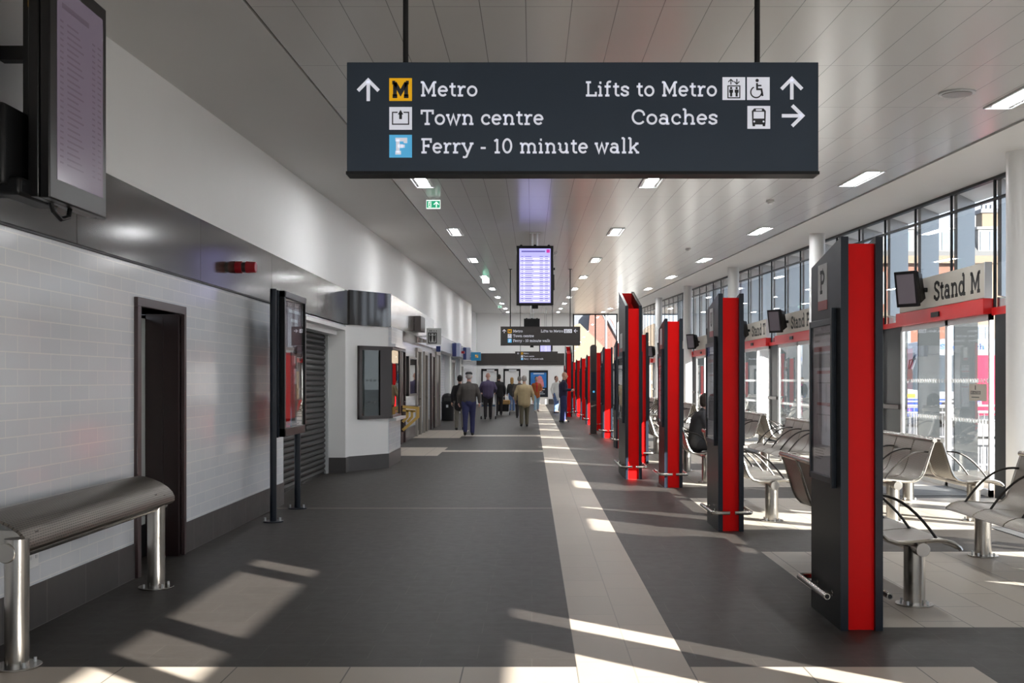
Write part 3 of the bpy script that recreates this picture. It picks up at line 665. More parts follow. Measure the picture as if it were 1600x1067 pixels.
# ------------------------------------------------------------------ hanging direction signs
def arrow(mb, fr, cx, cy, s, ang, t=.003, mi=0, w=.026):
    def R(x, y):
        c, q = math.cos(ang), math.sin(ang); return (cx + (x * c - y * q) * s, cy + (x * q + y * c) * s)
    ww = w / .106 * s if True else w
    stroke(mb, [R(0, -.5), R(0, .40)], ww * .62, fr, t, mi)
    stroke(mb, [R(-.46, -.04), R(0, .43), R(.46, -.04)], ww * .62, fr, t, mi)
S_ = 1 / 330.4
def hanging_sign(label, y, kind, far):
    """Sign artwork is laid out in metres about the sign's own centre line; x runs -0.875..1.356."""
    X0, X1, Z0, Z1 = -.875, 1.356, 2.493, 3.023
    root = empty('direction_sign', ((X0 + X1) / 2, y, 2.493), 0, label, 'sign', 'hanging direction signs')
    loc = Vector(root.location)
    pan = 'sign_far' if far else 'sign_panel'
    def bld(mb, nm, mats, **kw):
        for v in mb.bm.verts: v.co -= loc
        return mb.build(nm, mats, root, **kw)
    mb = MB(); mb.box(X0, X1, y, y + .11, Z0 + .012, Z1); bld(mb, 'panel', pan, bevel=.003)
    mb = MB(); mb.box(X0 - .004, X1 + .004, y - .004, y + .114, Z0, Z0 + .014); bld(mb, 'bottom_trim', 'black')
    for x in (-.603, 1.077):
        mb = MB(); mb.cyl((x, y + .055, Z1 - .01), (x, y + .055, zc(y + .05) + .02), .0135, n=14); mb.cyl((x, y + .055, zc(y) - .012), (x, y + .055, zc(y) + .02), .05, n=20); bld(mb, 'rod', 'black')
    fr = frame((0, y - .0005, 0), (1, 0, 0), (0, 0, 1))
    def q(px, py): return ((px - 831) * S_, CAM_H + (594 - py) * S_)
    # words
    cap = 24 * S_
    def line(s, px0, px1, base):
        x, z = q(px0, base)
        for wd, xw, ww in words(s, x, (px1 - px0) * S_):
            mb = MB(); text(mb, wd, fr, xw, z, cap, ww, .13, .003); bld(mb, 'lettering', 'sign_text')
    if kind == 0:
        line('Metro', 656, 747, 151); line('Town centre', 657, 850, 195.5); line('Ferry - 10 minute walk', 657, 1000, 240)
        line('Lifts to Metro', 914, 1121, 151); line('Coaches', 986, 1122, 195)
    elif kind == 1:
        line('Metro', 656, 747, 151); line('Town centre', 657, 850, 195.5); line('Ferry - 10 minute walk', 657, 1000, 240); line('Lifts to Metro', 914, 1121, 151)
    else:
        line('Metro', 690, 776, 141); line('Town centre', 690, 872, 190); line('Ferry - 10 minute walk', 690, 1030, 236)
    # tiles with symbols
    def tile(cx, cy, s, m):
        x, z = q(cx, cy); h = s * S_ / 2
        mb = MB(); rect(mb, fr, x - h, x + h, z - h, z + h, .002, 0)
        return mb, x, z, (fr[0] + fr[3] * .002, fr[1], fr[2], fr[3])
    ox = 35 if kind == 2 else 0
    oy = (-9, -4, -3) if kind == 2 else (0, 0, 0)
    mb, x, z, f2 = tile(626 + ox, 140 + oy[0], 35.5, 0); text(mb, 'M', f2, x, z - .0375, .075, .088, .235, .002, 1, 'c'); bld(mb, 'metro_tile', ['sign_yellow', 'sign_ink'])
    mb, x, z, f2 = tile(626 + ox, 185 + oy[1], 35.5, 0)
    stroke(mb, [(x - .014, z + .028), (x - .038, z + .028), (x - .038, z - .028), (x + .038, z - .028), (x + .038, z + .028), (x + .014, z + .028)], .0055, f2, .001, 1)
    stroke(mb, [(x, z - .004), (x, z + .022)], .013, f2, .001, 1); flat(mb, f2, [(x - .013, z + .018), (x + .013, z + .018), (x, z + .04)], .001, 1)
    bld(mb, 'town_tile', ['sign_text', 'sign_ink'])
    mb, x, z, f2 = tile(626 + ox, 228.5 + oy[2], 35.5, 0); text(mb, 'F', f2, x, z - .036, .072, .058, .24, .002, 1, 'c'); bld(mb, 'ferry_tile', ['sign_blue', 'sign_text'])
    if kind < 2:
        mb, x, z, f2 = tile(1146.5, 138.5, 35.5, 0)
        stroke(mb, [(x - .028, z - .044), (x + .028, z - .044), (x + .028, z + .012), (x - .028, z + .012), (x - .028, z - .044)], .005, f2, .001, 1)
        for sx in (-.013, .013):
            disc(mb, f2, x + sx, z + .002, .0055, .001, 1); rect(mb, f2, x + sx - .009, x + sx + .009, z - .020, z - .005, .001, 1); rect(mb, f2, x + sx - .005, x + sx + .005, z - .038, z - .019, .001, 1)
        arrow(mb, f2, x - .014, z + .032, .026, 0, .001, 1, .030); arrow(mb, f2, x + .014, z + .032, .026, PI, .001, 1, .030)
        bld(mb, 'lift_tile', ['sign_text', 'sign_ink'])
        mb, x, z, f2 = tile(1184.8, 138.5, 35.5, 0); wheelchair(mb, f2, x - .004, z + .001, .092, 1, .001); bld(mb, 'wheelchair_tile', ['sign_text', 'sign_ink'])
    if kind == 0:
        mb, x, z, f2 = tile(1185.5, 183.5, 35.5, 0)
        flat(mb, f2, [(x - .031, z - .034), (x + .031, z - .034), (x + .033, z + .03), (x + .022, z + .042), (x - .022, z + .042), (x - .033, z + .03)], .001, 1)
        f3 = (f2[0] + f2[3] * .001, f2[1], f2[2], f2[3])
        rect(mb, f3, x - .025, x + .025, z - .006, z + .026, .001, 0); rect(mb, f3, x - .014, x + .014, z + .031, z + .038, .001, 0)
        for sx in (-.022, .022): disc(mb, f3, x + sx, z - .020, .0045, .001, 0)
        for sx in (-.024, .024): rect(mb, f2, x + sx - .006, x + sx + .006, z - .042, z - .03, .001, 1)
        bld(mb, 'coach_tile', ['sign_text', 'sign_ink'])
    AR = {0: ((575.5, 140.5, 0), (1237, 138, 0), (1239, 181, -PI / 2)), 1: ((575.5, 140.5, 0), (1237, 138, PI / 2)), 2: ((595, 131, PI / 2),)}
    for px, py, a in AR[kind]:
        mb = MB(); arrow(mb, fr, *q(px, py), 35 * S_, a); bld(mb, 'arrow', 'sign_text')
    return root
hanging_sign('large slate direction sign hanging nearest, lettered in white for metro, ferry and coaches', 5.2, 0, False)
hanging_sign('middle brown direction sign hanging below the lit departure screen', 30.8, 1, True)
hanging_sign('smallest and farthest brown direction sign hanging before the end wall', 57.6, 2, True)

# ------------------------------------------------------------------ departure screens
def rows(mb, fr, x0, x1, z0, z1, n, mi_a, mi_b, base):
    h = (z1 - z0) / n
    for i in range(n):
        z = z1 - (i + 1) * h
        if i % 2: rect(mb, fr, x0, x1, z, z + h, .001, mi_a, base)
        for a, b in ((.03, .10), (.16, .16 + .22 + .1 * ((i * 7) % 5) / 5), (.66, .78), (.84, .95)):
            rect(mb, fr, x0 + (x1 - x0) * a, x0 + (x1 - x0) * b, z + h * .38, z + h * .66, .001, mi_b, base + .001)
def hung_screen(x0, x1, z0, z1, y, label, lit=True):
    root = empty('departure_screen', ((x0 + x1) / 2, y, z0), 0, label, 'screen', 'hanging departure screens')
    loc = Vector(root.location); cx = (x0 + x1) / 2
    def bld(mb, nm, mats, **kw):
        for v in mb.bm.verts: v.co -= loc
        return mb.build(nm, mats, root, **kw)
    mb = MB(); mb.box(x0, x1, y, y + .16, z0, z1); bld(mb, 'casing', 'black_gloss', bevel=.008)
    fr = frame((0, y, 0), (1, 0, 0), (0, 0, 1))
    b = .055
    mb = MB(); rect(mb, fr, x0 + b, x1 - b, z0 + .05, z1 - b, .002, 0)
    rows(mb, fr, x0 + b + .02, x1 - b - .02, z0 + .07, z1 - .19, 22, 1, 2, .002)
    rect(mb, fr, x0 + b + .04, x1 - .16, z1 - .125, z1 - .095, .001, 2, .002); rect(mb, fr, x1 - .135, x1 - .07, z1 - .135, z1 - .07, .001, 3, .002)
    bld(mb, 'display', ['screen_lit', 'screen_row', 'screen_ink', 'screen_magenta'] if lit else ['black', 'black', 'black', 'black'])
    mb = MB()
    for dx in (-.045, .045): mb.cyl((cx + dx, y + .08, z1 - .01), (cx + dx, y + .08, zc(y) + .03), .018, n=12)
    mb.box(cx - .1, cx + .1, y + .02, y + .14, zc(y) - .012, zc(y) + .02)
    bld(mb, 'hanger', 'alu')
    mb = MB(); mb.box(cx - .06, cx + .06, y + .03, y + .14, z0 - .06, z0 + .01); bld(mb, 'lower_bracket', 'black')
    for dx in (x0 + .09, cx, x1 - .09):
        mb = MB(); mb.cyl((dx, y + .02, z1 - .005), (dx, y + .14, z1 - .005), .028, n=14); bld(mb, 'latch', 'black')
    for z, w in ((z1 - .46, .03), (z1 - .85, .018)):
        mb = MB(); mb.box(x1 - .005, x1 + w, y + .04, y + .11, z, z + (.04 if w > .02 else .3)); bld(mb, 'side_catch', 'black')
    return root
hung_screen(-.295, .415, 2.955, 4.10, 21.1, 'lit portrait departure screen hanging in mid-concourse behind the big sign')
hung_screen(-.27, .27, 2.70, 3.62, 37.5, 'dark departure screen half hidden behind the middle direction sign', False)
hung_screen(.40, 1.08, 2.95, 4.0, 59.5, 'far departure screen glowing between the middle and farthest direction signs')
# wall-mounted screen top left
root = empty('wall_departure_screen', (-2.75, 6.3, 2.5), 0, 'large dim departure screen on the left wall, top left of the view', 'screen')
def rb(mb, nm, mats, **kw):
    for v in mb.bm.verts: v.co -= Vector(root.location)
    return mb.build(nm, mats, root, **kw)
mb = MB(); mb.box(-2.72, -2.66, 5.93, 6.72, 2.51, 3.78); rb(mb, 'casing', 'black_gloss', bevel=.008)
mb = MB(); mb.box(-2.655, -2.60, 5.93, 6.72, 2.505, 3.78); rb(mb, 'bezel', 'black_gloss', bevel=.008)
fr = frame((-2.60, 0, 0), (0, 1, 0), (0, 0, 1))
mb = MB(); rect(mb, fr, 6.02, 6.66, 2.62, 3.70, .002, 0)
for i in range(24): 
    z = 3.5 - i * .034
    for a, b in ((6.06, 6.10), (6.15, 6.30 + .1 * ((i * 5) % 4) / 4), (6.5, 6.54), (6.58, 6.63)): rect(mb, fr, a, b, z, z + .010, .0005, 1, .002)
rect(mb, fr, 6.08, 6.45, 3.58, 3.61, .0005, 1, .002)
rb(mb, 'display', ['screen_off', 'screen_off_line'])
mb = MB()
mb.box(-2.80, -2.72, 6.05, 6.6, 2.6, 3.7); mb.box(-3.05, -2.80, 6.28, 6.36, 2.75, 2.83); mb.box(-3.05, -2.80, 6.28, 6.36, 3.35, 3.43); mb.box(-2.84, -2.80, 6.2, 6.45, 2.6, 3.6)
rb(mb, 'wall_bracket', 'black')
mb = MB(); mb.box(-3.05, -2.76, 5.75, 6.25, 2.55, 2.98); mb.box(-2.84, -2.70, 5.80, 6.30, 2.5, 2.6); rb(mb, 'cable_box', 'black', bevel=.02)
mb = MB(); mb.tube([(-2.70, 6.15, 2.53), (-2.69, 6.18, 2.47), (-2.68, 6.26, 2.435), (-2.67, 6.34, 2.46), (-2.67, 6.36, 2.52)], .014, 10); rb(mb, 'cable_loop', 'black')
mb = MB(); mb.box(-2.74, -2.72, 5.98, 6.02, 3.55, 3.9); rb(mb, 'yellow_tag', 'sign_yellow')

# ------------------------------------------------------------------ stand pylons
def timetable(mb, fr, x0, x1, z0, z1):
    W, Hh = x1 - x0, z1 - z0
    def R(a, b, c, d, mi, base=.001): rect(mb, fr, x0 + W * a, x0 + W * b, z0 + Hh * c, z0 + Hh * d, .001, mi, base)
    rect(mb, fr, x0, x1, z0, z1, .001, 0)
    R(.04, .96, .83, .865, 2); R(.04, .96, .72, .815, 1)
    R(.08, .86, .94, .955, 1); R(.08, .34, .895, .908, 1)
    for zt, zb in ((.70, .48), (.40, .28)):
        R(.2, .9, zt - .02 if zt > .5 else zt, zt, 2)
    R(.2, .9, .615, .622, 1); R(.2, .9, .465, .485, 2); R(.2, .9, .400, .407, 1)
    for a in (.2, .43, .66, .89):
        R(a, a + .012, .485, .615, 1); R(a, a + .012, .29, .40, 1)
    for i, (a, b) in enumerate(((.1, .6), (.1, .5), (.1, .56), (.1, .5), (.1, .4))): R(a, b, .17 - i * .018, .177 - i * .018, 1)
def pylon(name, W, D, zf, zb, letter, wrap_front):
    """Two charcoal side plates with a recessed red spine; front at y=0, plates zf high at the front and zb at the back."""
    root = empty(name)
    t = .045
    for sx in (-1, 1):
        xo, xi = sx * W / 2, sx * (W / 2 - t)
        a, b = min(xo, xi), max(xo, xi)
        mb = MB(); mb.prism([(.0, 0), (D, 0), (D, zb), (.0 + .16 * (zf > zb) * 0 + .0, zf)], 'x', a, b); s_ = mb.build('side_plate', 'char', root, bevel=.003)
        mb = MB(); mb.box(a - .0005, b + .0005, -.008, .0, 0, zf); q = mb.build('edge_strip', 'navy', root); q.parent = s_
        # timetable case on the outer face
        y0, y1, z0, z1 = D * .17, D * .95, .875, 1.905
        o = .022
        mb = MB(); x0_, x1_ = (xo, xo + sx * o); x0_, x1_ = min(x0_, x1_), max(x0_, x1_)
        mb.box(x0_, x1_, y0, y0 + .035, z0, z1); mb.box(x0_, x1_, y1 - .035, y1, z0, z1); mb.box(x0_, x1_, y0, y1, z0, z0 + .04); mb.box(x0_, x1_, y0, y1, z1 - .04, z1)
        mb.box(min(xo, xo + sx * .03), max(xo, xo + sx * .03), y0 - .03, y0 - .008, z0 - .02, z1 + .06)
        c_ = mb.build('timetable_case', 'navy', root, bevel=.002)
        fr = frame((xo + sx * .002, 0, 0), (0, sx, 0), (0, 0, 1))
        mb = MB()
        if sx < 0: timetable(mb, fr, -(y1 - .035), -(y0 + .035), z0 + .04, z1 - .04)
        else: timetable(mb, fr, y0 + .035, y1 - .035, z0 + .04, z1 - .04)
        q = mb.build('timetable', ['paper', 'paper_grey', 'paper_red'], root); q.parent = c_
        mb = MB(); mb.box(min(xo + sx * .012, xo + sx * .016), max(xo + sx * .012, xo + sx * .016), y0 + .03, y1 - .03, z0 + .035, z1 - .035)
        q = mb.build('case_glass', 'glass_case', root); q.parent = c_
        # letter plate
        fr = frame((xo, 0, 0), (0, sx, 0), (0, 0, 1))
        mb = MB(); u0, u1 = (-.515, -.30) if sx < 0 else (.30, .515)
        k_ = D / .70; u0 *= k_; u1 *= k_
        rect(mb, fr, u0, u1, 2.03, 2.265, .003, 0); rect(mb, fr, u0, u1, 1.97, 2.03, .003, 1)
        if letter: text(mb, letter, (fr[0] + fr[3] * .003, fr[1], fr[2], fr[3]), (u0 + u1) / 2, 2.075, .15, .12, .15, .001, 2, 'c')
        mb.build('stand_letter', ['white', 'paper_red', 'ink'], root)
    xi = W / 2 - t
    mb = MB(); mb.box(-xi, xi, .022, .05, 0, min(zf - .04, zf)); mb.build('red_front', 'red', root)
    mb = MB(); mb.box(-xi, xi, D - .05, D - .022, 0, zb - .03); mb.build('red_back', 'red', root)
    mb = MB(); mb.hexa([(-xi, .05, zf - .25), (xi, .05, zf - .25), (xi, D - .05, zb - .25), (-xi, D - .05, zb - .25), (-xi, .05, zf - .2), (xi, .05, zf - .2), (xi, D - .05, zb - .2), (-xi, D - .05, zb - .2)]); mb.build('inner_cap', 'red', root)
    # bumper tubes
    for sx in (-1, 1):
        x = sx * (W / 2 + .065); z = .195; r = .02
        if wrap_front: path = [(x, D - .05, z), (x, -.05, z), (x - sx * .012, -.075, z), (x - sx * .04, -.085, z), (sx * .025, -.085, z)]
        else: path = [(x, .06, z), (x, D + .05, z), (x - sx * .012, D + .075, z), (x - sx * .04, D + .085, z), (sx * .025, D + .085, z)]
        mb = MB(); mb.tube(path, r, 14)
        for yy in (D * .25, D * .75): mb.tube([(x, yy, z), (x - sx * .066, yy, z)], .008, 8); mb.cyl((sx * (W / 2 + .004), yy, z), (sx * (W / 2 - .002), yy, z), .02, n=14)
        q = mb.build('bumper_rail', 'steel', root)
        e = path[0]; mb = MB(); mb.cyl((e[0], e[1] - .0015 if not wrap_front else e[1] + .0015, z), (e[0], e[1] + .001, z), .014, n=12); w_ = mb.build('tube_end', 'black', root); w_.parent = q
    return root
PX = 2.0
def place(o, x, y): o.location = (x, y, 0)
pl = pylon('stand_pylon', .255, .70, 2.39, 2.27, 'P', False); place(pl, PX, 6.67)
tag(pl, 'nearest red and charcoal stand pylon, marked P, in the right foreground', 'pylon', 'stand pylons in a row')
p2 = pylon('stand_pylon', .255, .70, 2.39, 2.27, 'U', True); place(p2, PX, 11.05)
tag(p2, 'second red and charcoal stand pylon from the camera, marked U', 'pylon', 'stand pylons in a row')
p3 = pylon('stand_pylon', .255, .70, 2.39, 2.27, None, True); place(p3, PX, 15.53)
tag(p3, 'third red and charcoal stand pylon, beside the seated person in the row', 'pylon', 'stand pylons in a row')
p3['label'] = 'third stand pylon in the row, just before the seated person'
for k in range(3, 14):
    if k == 6: pass
    q = copy_tree(p3); q.location = (PX, 6.67 + 4.43 * k + (.1 if k < 6 else 0), 0)
    q['label'] = '%s red and charcoal stand pylon from the camera in the long row' % ORD[k]
t1 = pylon('information_pylon', .255, 1.3, 2.66, 2.98, None, True); place(t1, 1.56, 16.86)
tag(t1, 'taller red pylon with raised back, standing left of the stand row in mid-view', 'pylon', 'tall information pylons')
t2 = copy_tree(t1); t2.location = (1.54, 45.6, 0); t2['label'] = 'far tall red pylon that the man in navy faces'
for o in (t1,):
    pass
# dark rounded totem
root = empty('help_point', (1.72, 30.6, 0), 0, 'slim dark rounded help point totem among the far red pylons', 'totem')
mb = MB()
prof = [(-.085, 0), (.085, 0), (.085, 2.44)] + [(.085 * math.cos(a), 2.44 + .07 * math.sin(a)) for a in [PI * i / 10 for i in range(1, 10)]] + [(-.085, 2.44)]
mb.prism(prof, 'y', 0, .34); mb.build('body', 'brown_black', root, bevel=.01)
mb = MB(); mb.box(-.06, .06, -.012, .0, .95, 1.75); mb.build('front_panel', 'navy', root)
mb = MB(); mb.cyl((0, -.03, 1.2), (0, 0, 1.2), .03); mb.build('call_button', 'sign_blue', root)
mb = MB(); mb.box(-.11, .11, -.02, .36, 0, .02); mb.build('base_plate', 'steel', root)

# ------------------------------------------------------------------ benches
def leg(root, x, y, h, r=.058, base=.125):
    mb = MB(); mb.cyl((x, y, .012), (x, y, h), r, n=28); l_ = mb.build('leg', 'steel', root)
    mb = MB(); mb.cyl((x, y, 0), (x, y, .012), base, n=36); b = mb.build('base_plate', 'steel', root, bevel=.002); b.parent = l_
    for i in range(4):
        a = PI / 4 + i * PI / 2
        mb = MB(); mb.cyl((x + math.cos(a) * base * .76, y + math.sin(a) * base * .76, .012), (x + math.cos(a) * base * .76, y + math.sin(a) * base * .76, .036), .009, n=8); q = mb.build('anchor_bolt', 'alu', root); q.parent = l_
def sheet(mb, prof, y0, y1, th, edge=0.):
    """Curved sheet: profile (x,z) swept along y, th thick; corners eased at the two ends of the profile."""
    P = [Vector(p) for p in prof]; n = len(P); ring_o = []; ring_i = []
    for i in range(n):
        a = P[max(i - 1, 0)]; b = P[min(i + 1, n - 1)]; d = (b - a).normalized(); nn = Vector((-d.y, d.x)); ring_o.append(P[i] + nn * th / 2); ring_i.append(P[i] - nn * th / 2)
    poly = ring_o + ring_i[::-1]
    A = [mb.bm.verts.new((p.x, y0, p.y)) for p in poly]; B = [mb.bm.verts.new((p.x, y1, p.y)) for p in poly]
    m = len(poly)
    for i in range(m): mb._face([A[i], A[(i + 1) % m], B[(i + 1) % m], B[i]], 0, True)
    for i in range(n - 1):
        mb._face([A[i], A[m - 1 - i], A[m - 2 - i], A[i + 1]], 0); mb._face([B[i], B[i + 1], B[m - 2 - i], B[m - 1 - i]], 0)
SEAT = [(.0, .875), (.012, .845), (.035, .78), (.06, .70), (.085, .62), (.108, .55), (.135, .495), (.175, .455), (.24, .436), (.33, .437), (.42, .447), (.50, .453), (.565, .448), (.62, .430), (.655, .405), (.664, .388)]
acc = [0.]
for a, b in zip(SEAT, SEAT[1:]): acc.append(acc[-1] + math.hypot(b[0] - a[0], b[1] - a[1]))
def seat_uv(co):
    best = min(range(len(SEAT)), key=lambda i: (SEAT[i][0] - co.x) ** 2 + (SEAT[i][1] - co.z) ** 2)
    return (co.y, acc[best])
def bench():
    root = empty('seating_bench')
    for i in range(4):
        y0 = -1.175 + i * .5875
        mb = MB(); sheet(mb, SEAT, y0 + .012, y0 + .5755, .012); mb.build('seat_shell', 'perf', root, uv=seat_uv)
    for y in (-1.165, 1.165):
        mb = MB(); mb.tube([(p[0], y, p[1]) for p in SEAT], .015, 8); mb.build('end_frame', 'steel', root)
    for y in (-.5875, 0, .5875):
        mb = MB(); mb.tube([(p[0] - .012, y, p[1] - .008) for p in SEAT[:11]], .011, 8); mb.build('divider_strut', 'steel', root)
    mb = MB(); mb.cyl((.005, -1.19, .875), (.005, 1.19, .875), .024, n=16); mb.build('top_rail', 'steel', root)
    mb = MB(); mb.cyl((.40, -1.20, .395), (.40, 1.20, .395), .047, n=24); mb.build('seat_beam', 'steel', root, bevel=.003)
    for y in (-1.03, 1.03): leg(root, .40, y, .40, .07)
    for y in (-1.12, -.5875, 0, .5875, 1.12):
        mb = MB(); pts = []
        for i in range(11):
            t = i / 10.; pts.append((.05 + .47 * t, y, .75 + .02 * math.sin(PI * t) + (.455 - .75) * t ** 2.1))
        mb.tube(pts, .010, 8); mb.build('armrest', 'bronze', root)
    return root
b0 = bench(); first = True
def put_bench(x, y, rz, label, group):
    global first
    o = b0 if first else copy_tree(b0); first = False
    o.location = (x, y, 0); o.rotation_euler = (0, 0, rz); tag(o, label, 'bench', group)
for k in range(0, 10):
    yc = 8.475 + 4.43 * k
    put_bench(2.19, yc, 0, 'steel bench backing on to the pylon row, %s from the camera' % ORD[k], 'benches along the pylon row')
    put_bench(4.30, yc, PI, 'steel back-to-back bench facing the concourse, %s from the camera' % ORD[k], 'benches facing the concourse')
    put_bench(4.37, yc, 0, 'steel back-to-back bench facing the glass doors, %s from the camera' % ORD[k], 'benches facing the glass doors')
# perch bench by the left wall
root = empty('perch_bench', (-2.75, 7.0, 0), 0, 'curved stainless perch bench on two posts by the left wall', 'bench')
PERCH = [(-.235, .765), (-.225, .785), (-.20, .795), (-.15, .790), (-.09, .772), (-.03, .745), (.02, .712), (.05, .68), (.066, .648), (.066, .622), (.05, .607), (.02, .607)]
pa = [0.]
for a, b in zip(PERCH, PERCH[1:]): pa.append(pa[-1] + math.hypot(b[0] - a[0], b[1] - a[1]))
def perch_uv(co):
    best = min(range(len(PERCH)), key=lambda i: (PERCH[i][0] - co.x) ** 2 + (PERCH[i][1] - co.z) ** 2)
    return (co.y, pa[best])
mb = MB(); sheet(mb, PERCH, -1.16, 1.24, .016); mb.build('seat', 'perf_dark', root, uv=perch_uv)
mb = MB(); mb.cyl((-.01, -1.24, .61), (-.01, 1.2, .61), .052, n=24); mb.build('seat_beam', 'steel', root, bevel=.004)
for y in (-1.17, 1.05):
    leg(root, .02 if y < 0 else .0, y, .68, .062, .125)
for y in (-1.0, .9):
    mb = MB(); mb.box(-.2, .05, y - .02, y + .02, .62, .70); mb.build('seat_bracket', 'steel', root)

# ------------------------------------------------------------------ poster stand
root = empty('poster_stand', (-2.73, 12.4, 0), 0, 'navy two-post poster stand before the roller shutter', 'poster stand')
def rb(mb, nm, mats, **kw):
    for v in mb.bm.verts: v.co -= Vector(root.location)
    return mb.build(nm, mats, root, **kw)
for y, zt in ((11.8, 2.5), (13.02, 2.45)):
    mb = MB(); mb.cyl((-2.775, y, 0), (-2.775, y, zt), .036, n=20); mb.cyl((-2.775, y, 0), (-2.775, y, .012), .11, n=24); p_ = rb(mb, 'post', 'navy')
    for a in (-.08, .08):
        mb = MB(); mb.cyl((-2.775 + a, y - .03, .012), (-2.775 + a, y - .03, .05), .012, n=10); q = rb(mb, 'anchor_bolt', 'alu'); q.parent = p_
mb = MB(); mb.box(-2.79, -2.73, 11.84, 13.02, .9, 2.49); rb(mb, 'back_casing', 'navy', bevel=.006)
mb = MB()
y0, y1, z0, z1 = 11.9, 13.04, .905, 2.49
mb.box(-2.73, -2.675, y0, y0 + .06, z0, z1); mb.box(-2.73, -2.675, y1 - .06, y1, z0, z1); mb.box(-2.73, -2.675, y0, y1, z0, z0 + .09); mb.box(-2.73, -2.675, y0, y1, z1 - .07, z1)
rb(mb, 'poster_frame', 'char', bevel=.004)
fr = frame((-2.72, 0, 0), (0, 1, 0), (0, 0, 1))
M['poster_maroon'] = mat('poster_maroon', (.085, .02, .035), .35, var=.2, vscale=3.)
M['poster_brown'] = mat('poster_brown', (.11, .055, .03), .35, var=.4, vscale=7.)
M['poster_red'] = mat('poster_red', (.55, .02, .02), .35, var=.15, vscale=4.)  # pylons' reflection in the case glass, painted into the print
M['poster_white'] = mat('poster_white', (.55, .58, .62), .35, var=.06)
M['poster_gold'] = mat('poster_gold', (.6, .32, .05), .35, var=.2)
mb = MB(); a, b = y0 + .06, y1 - .06
rect(mb, fr, a, b, z0 + .09, z1 - .07, .002, 0)
rect(mb, fr, a, a + .66, 1.06, 1.80, .001, 2, .002); rect(mb, fr, a + .66, b, 1.10, 1.86, .001, 1, .002)
rect(mb, fr, a + .72, a + .86, 1.30, 1.62, .001, 4, .003)
rect(mb, fr, a, b, .995, 1.09, .001, 3, .002); rect(mb, fr, a, b, 1.83, 1.855, .001, 3, .002)
for i, (s, w) in enumerate((('Your new', .7), ('station', .55), ('is open', .5))):
    pass
for i, (p, q_) in enumerate(((.35, .95), (.45, .8), (.35, .9), (.5, .85))):
    rect(mb, fr, a + p, a + q_, 2.28 - i * .1, 2.315 - i * .1, .001, 3, .002) if i < 2 else None
rb(mb, 'poster', ['poster_maroon', 'poster_brown', 'poster_red', 'poster_white', 'poster_gold'])
mb = MB(); mb.box(-2.695, -2.690, y0 + .05, y1 - .05, z0 + .08, z1 - .06); rb(mb, 'poster_glass', 'glass_case')
# poster on the end wall
root = empty('wall_poster', (.42, E - .03, 1.3), 0, 'blue framed show poster on the far end wall', 'poster')
mb = MB(); mb.box(-.6, .6, -.03, .02, -.85, .85); mb.build('frame', 'navy', root, bevel=.01)
M['art_blue'] = mat('poster_blue', (.02, .17, .50), .3, var=.35, vscale=2.5)
M['art_pink'] = mat('poster_pink_figure', (.60, .20, .22), .4, var=.5, vscale=5.)
mb = MB(); fr = frame((0, -.03, 0), (1, 0, 0), (0, 0, 1)); rect(mb, fr, -.5, .5, -.25, .70, .002, 0)
flat(mb, fr, [(.0, -.2), (.35, -.2), (.3, .2), (.2, .45), (.05, .52), (-.05, .42), (-.1, .1), (-.05, -.1)], .001, 1, .002)
rect(mb, fr, -.32, .35, .60, .67, .001, 2, .002); rect(mb, fr, -.3, .4, -.40, -.34, .001, 2, .0); rect(mb, fr, -.2, .3, -.55, -.51, .001, 2, .0); rect(mb, fr, -.2, .4, -.66, -.62, .001, 2, .0)
mb.build('poster', ['art_blue', 'art_pink', 'poster_white'], root)

# ------------------------------------------------------------------ ceiling things
slope = math.atan(.0285)
def luminaire(w, L):
    root = empty('ceiling_light')
    mb = MB(); mb.box(-w / 2, w / 2, -L / 2, L / 2, -.004, .02); mb.build('recess', 'lamp_body', root)
    mb = MB()
    for sx in (-1, 1): mb.box(sx * w / 2 - .008, sx * w / 2 + .008, -L / 2, L / 2, -.014, .01)
    for sy in (-1, 1): mb.box(-w / 2, w / 2, sy * L / 2 - .008, sy * L / 2 + .008, -.014, .01)
    mb.build('frame', 'alu', root)
    mb = MB(); mb.box(-w * .27, w * .27, -L / 2 + .05, L / 2 - .05, -.010, -.003); mb.build('diffuser', 'lamp', root)
    return root
lum = luminaire(.25, 1.25); used = False
for x, ysr, nm in ((-1.47, [14.6, 21.04, 27.7, 34.3, 41, 47.6, 54.2, 60.9, 66.8], 'left-hand'), (1.60, [14.6, 21.04, 27.7, 34.3, 41, 47.6, 54.2, 60.9, 66.8], 'middle'), (4.33, [9.6, 14.47, 20.9, 27.7, 34.3, 41, 47.6, 54.2, 60.9, 66.8], 'right-hand')):
    for i, y in enumerate(ysr):
        o = lum if not used else copy_tree(lum); used = True
        o.location = (x, y, zc(y)); o.rotation_euler = (slope, 0, 0)
        if y < 5: lab = 'recessed strip light in the %s ceiling row, %s behind the near sign' % (nm, 'one over the viewpoint' if y > 0 else 'one')
        else: lab = 'recessed strip light, %s from the camera in the %s ceiling row' % (ORD[i], nm)
        if y < 0: lab = 'recessed strip light of the %s ceiling row at the wall behind the viewpoint' % nm
        elif y < 5: lab = 'recessed strip light of the %s ceiling row above the viewpoint' % nm
        tag(o, lab, 'ceiling light', 'recessed ceiling lights')
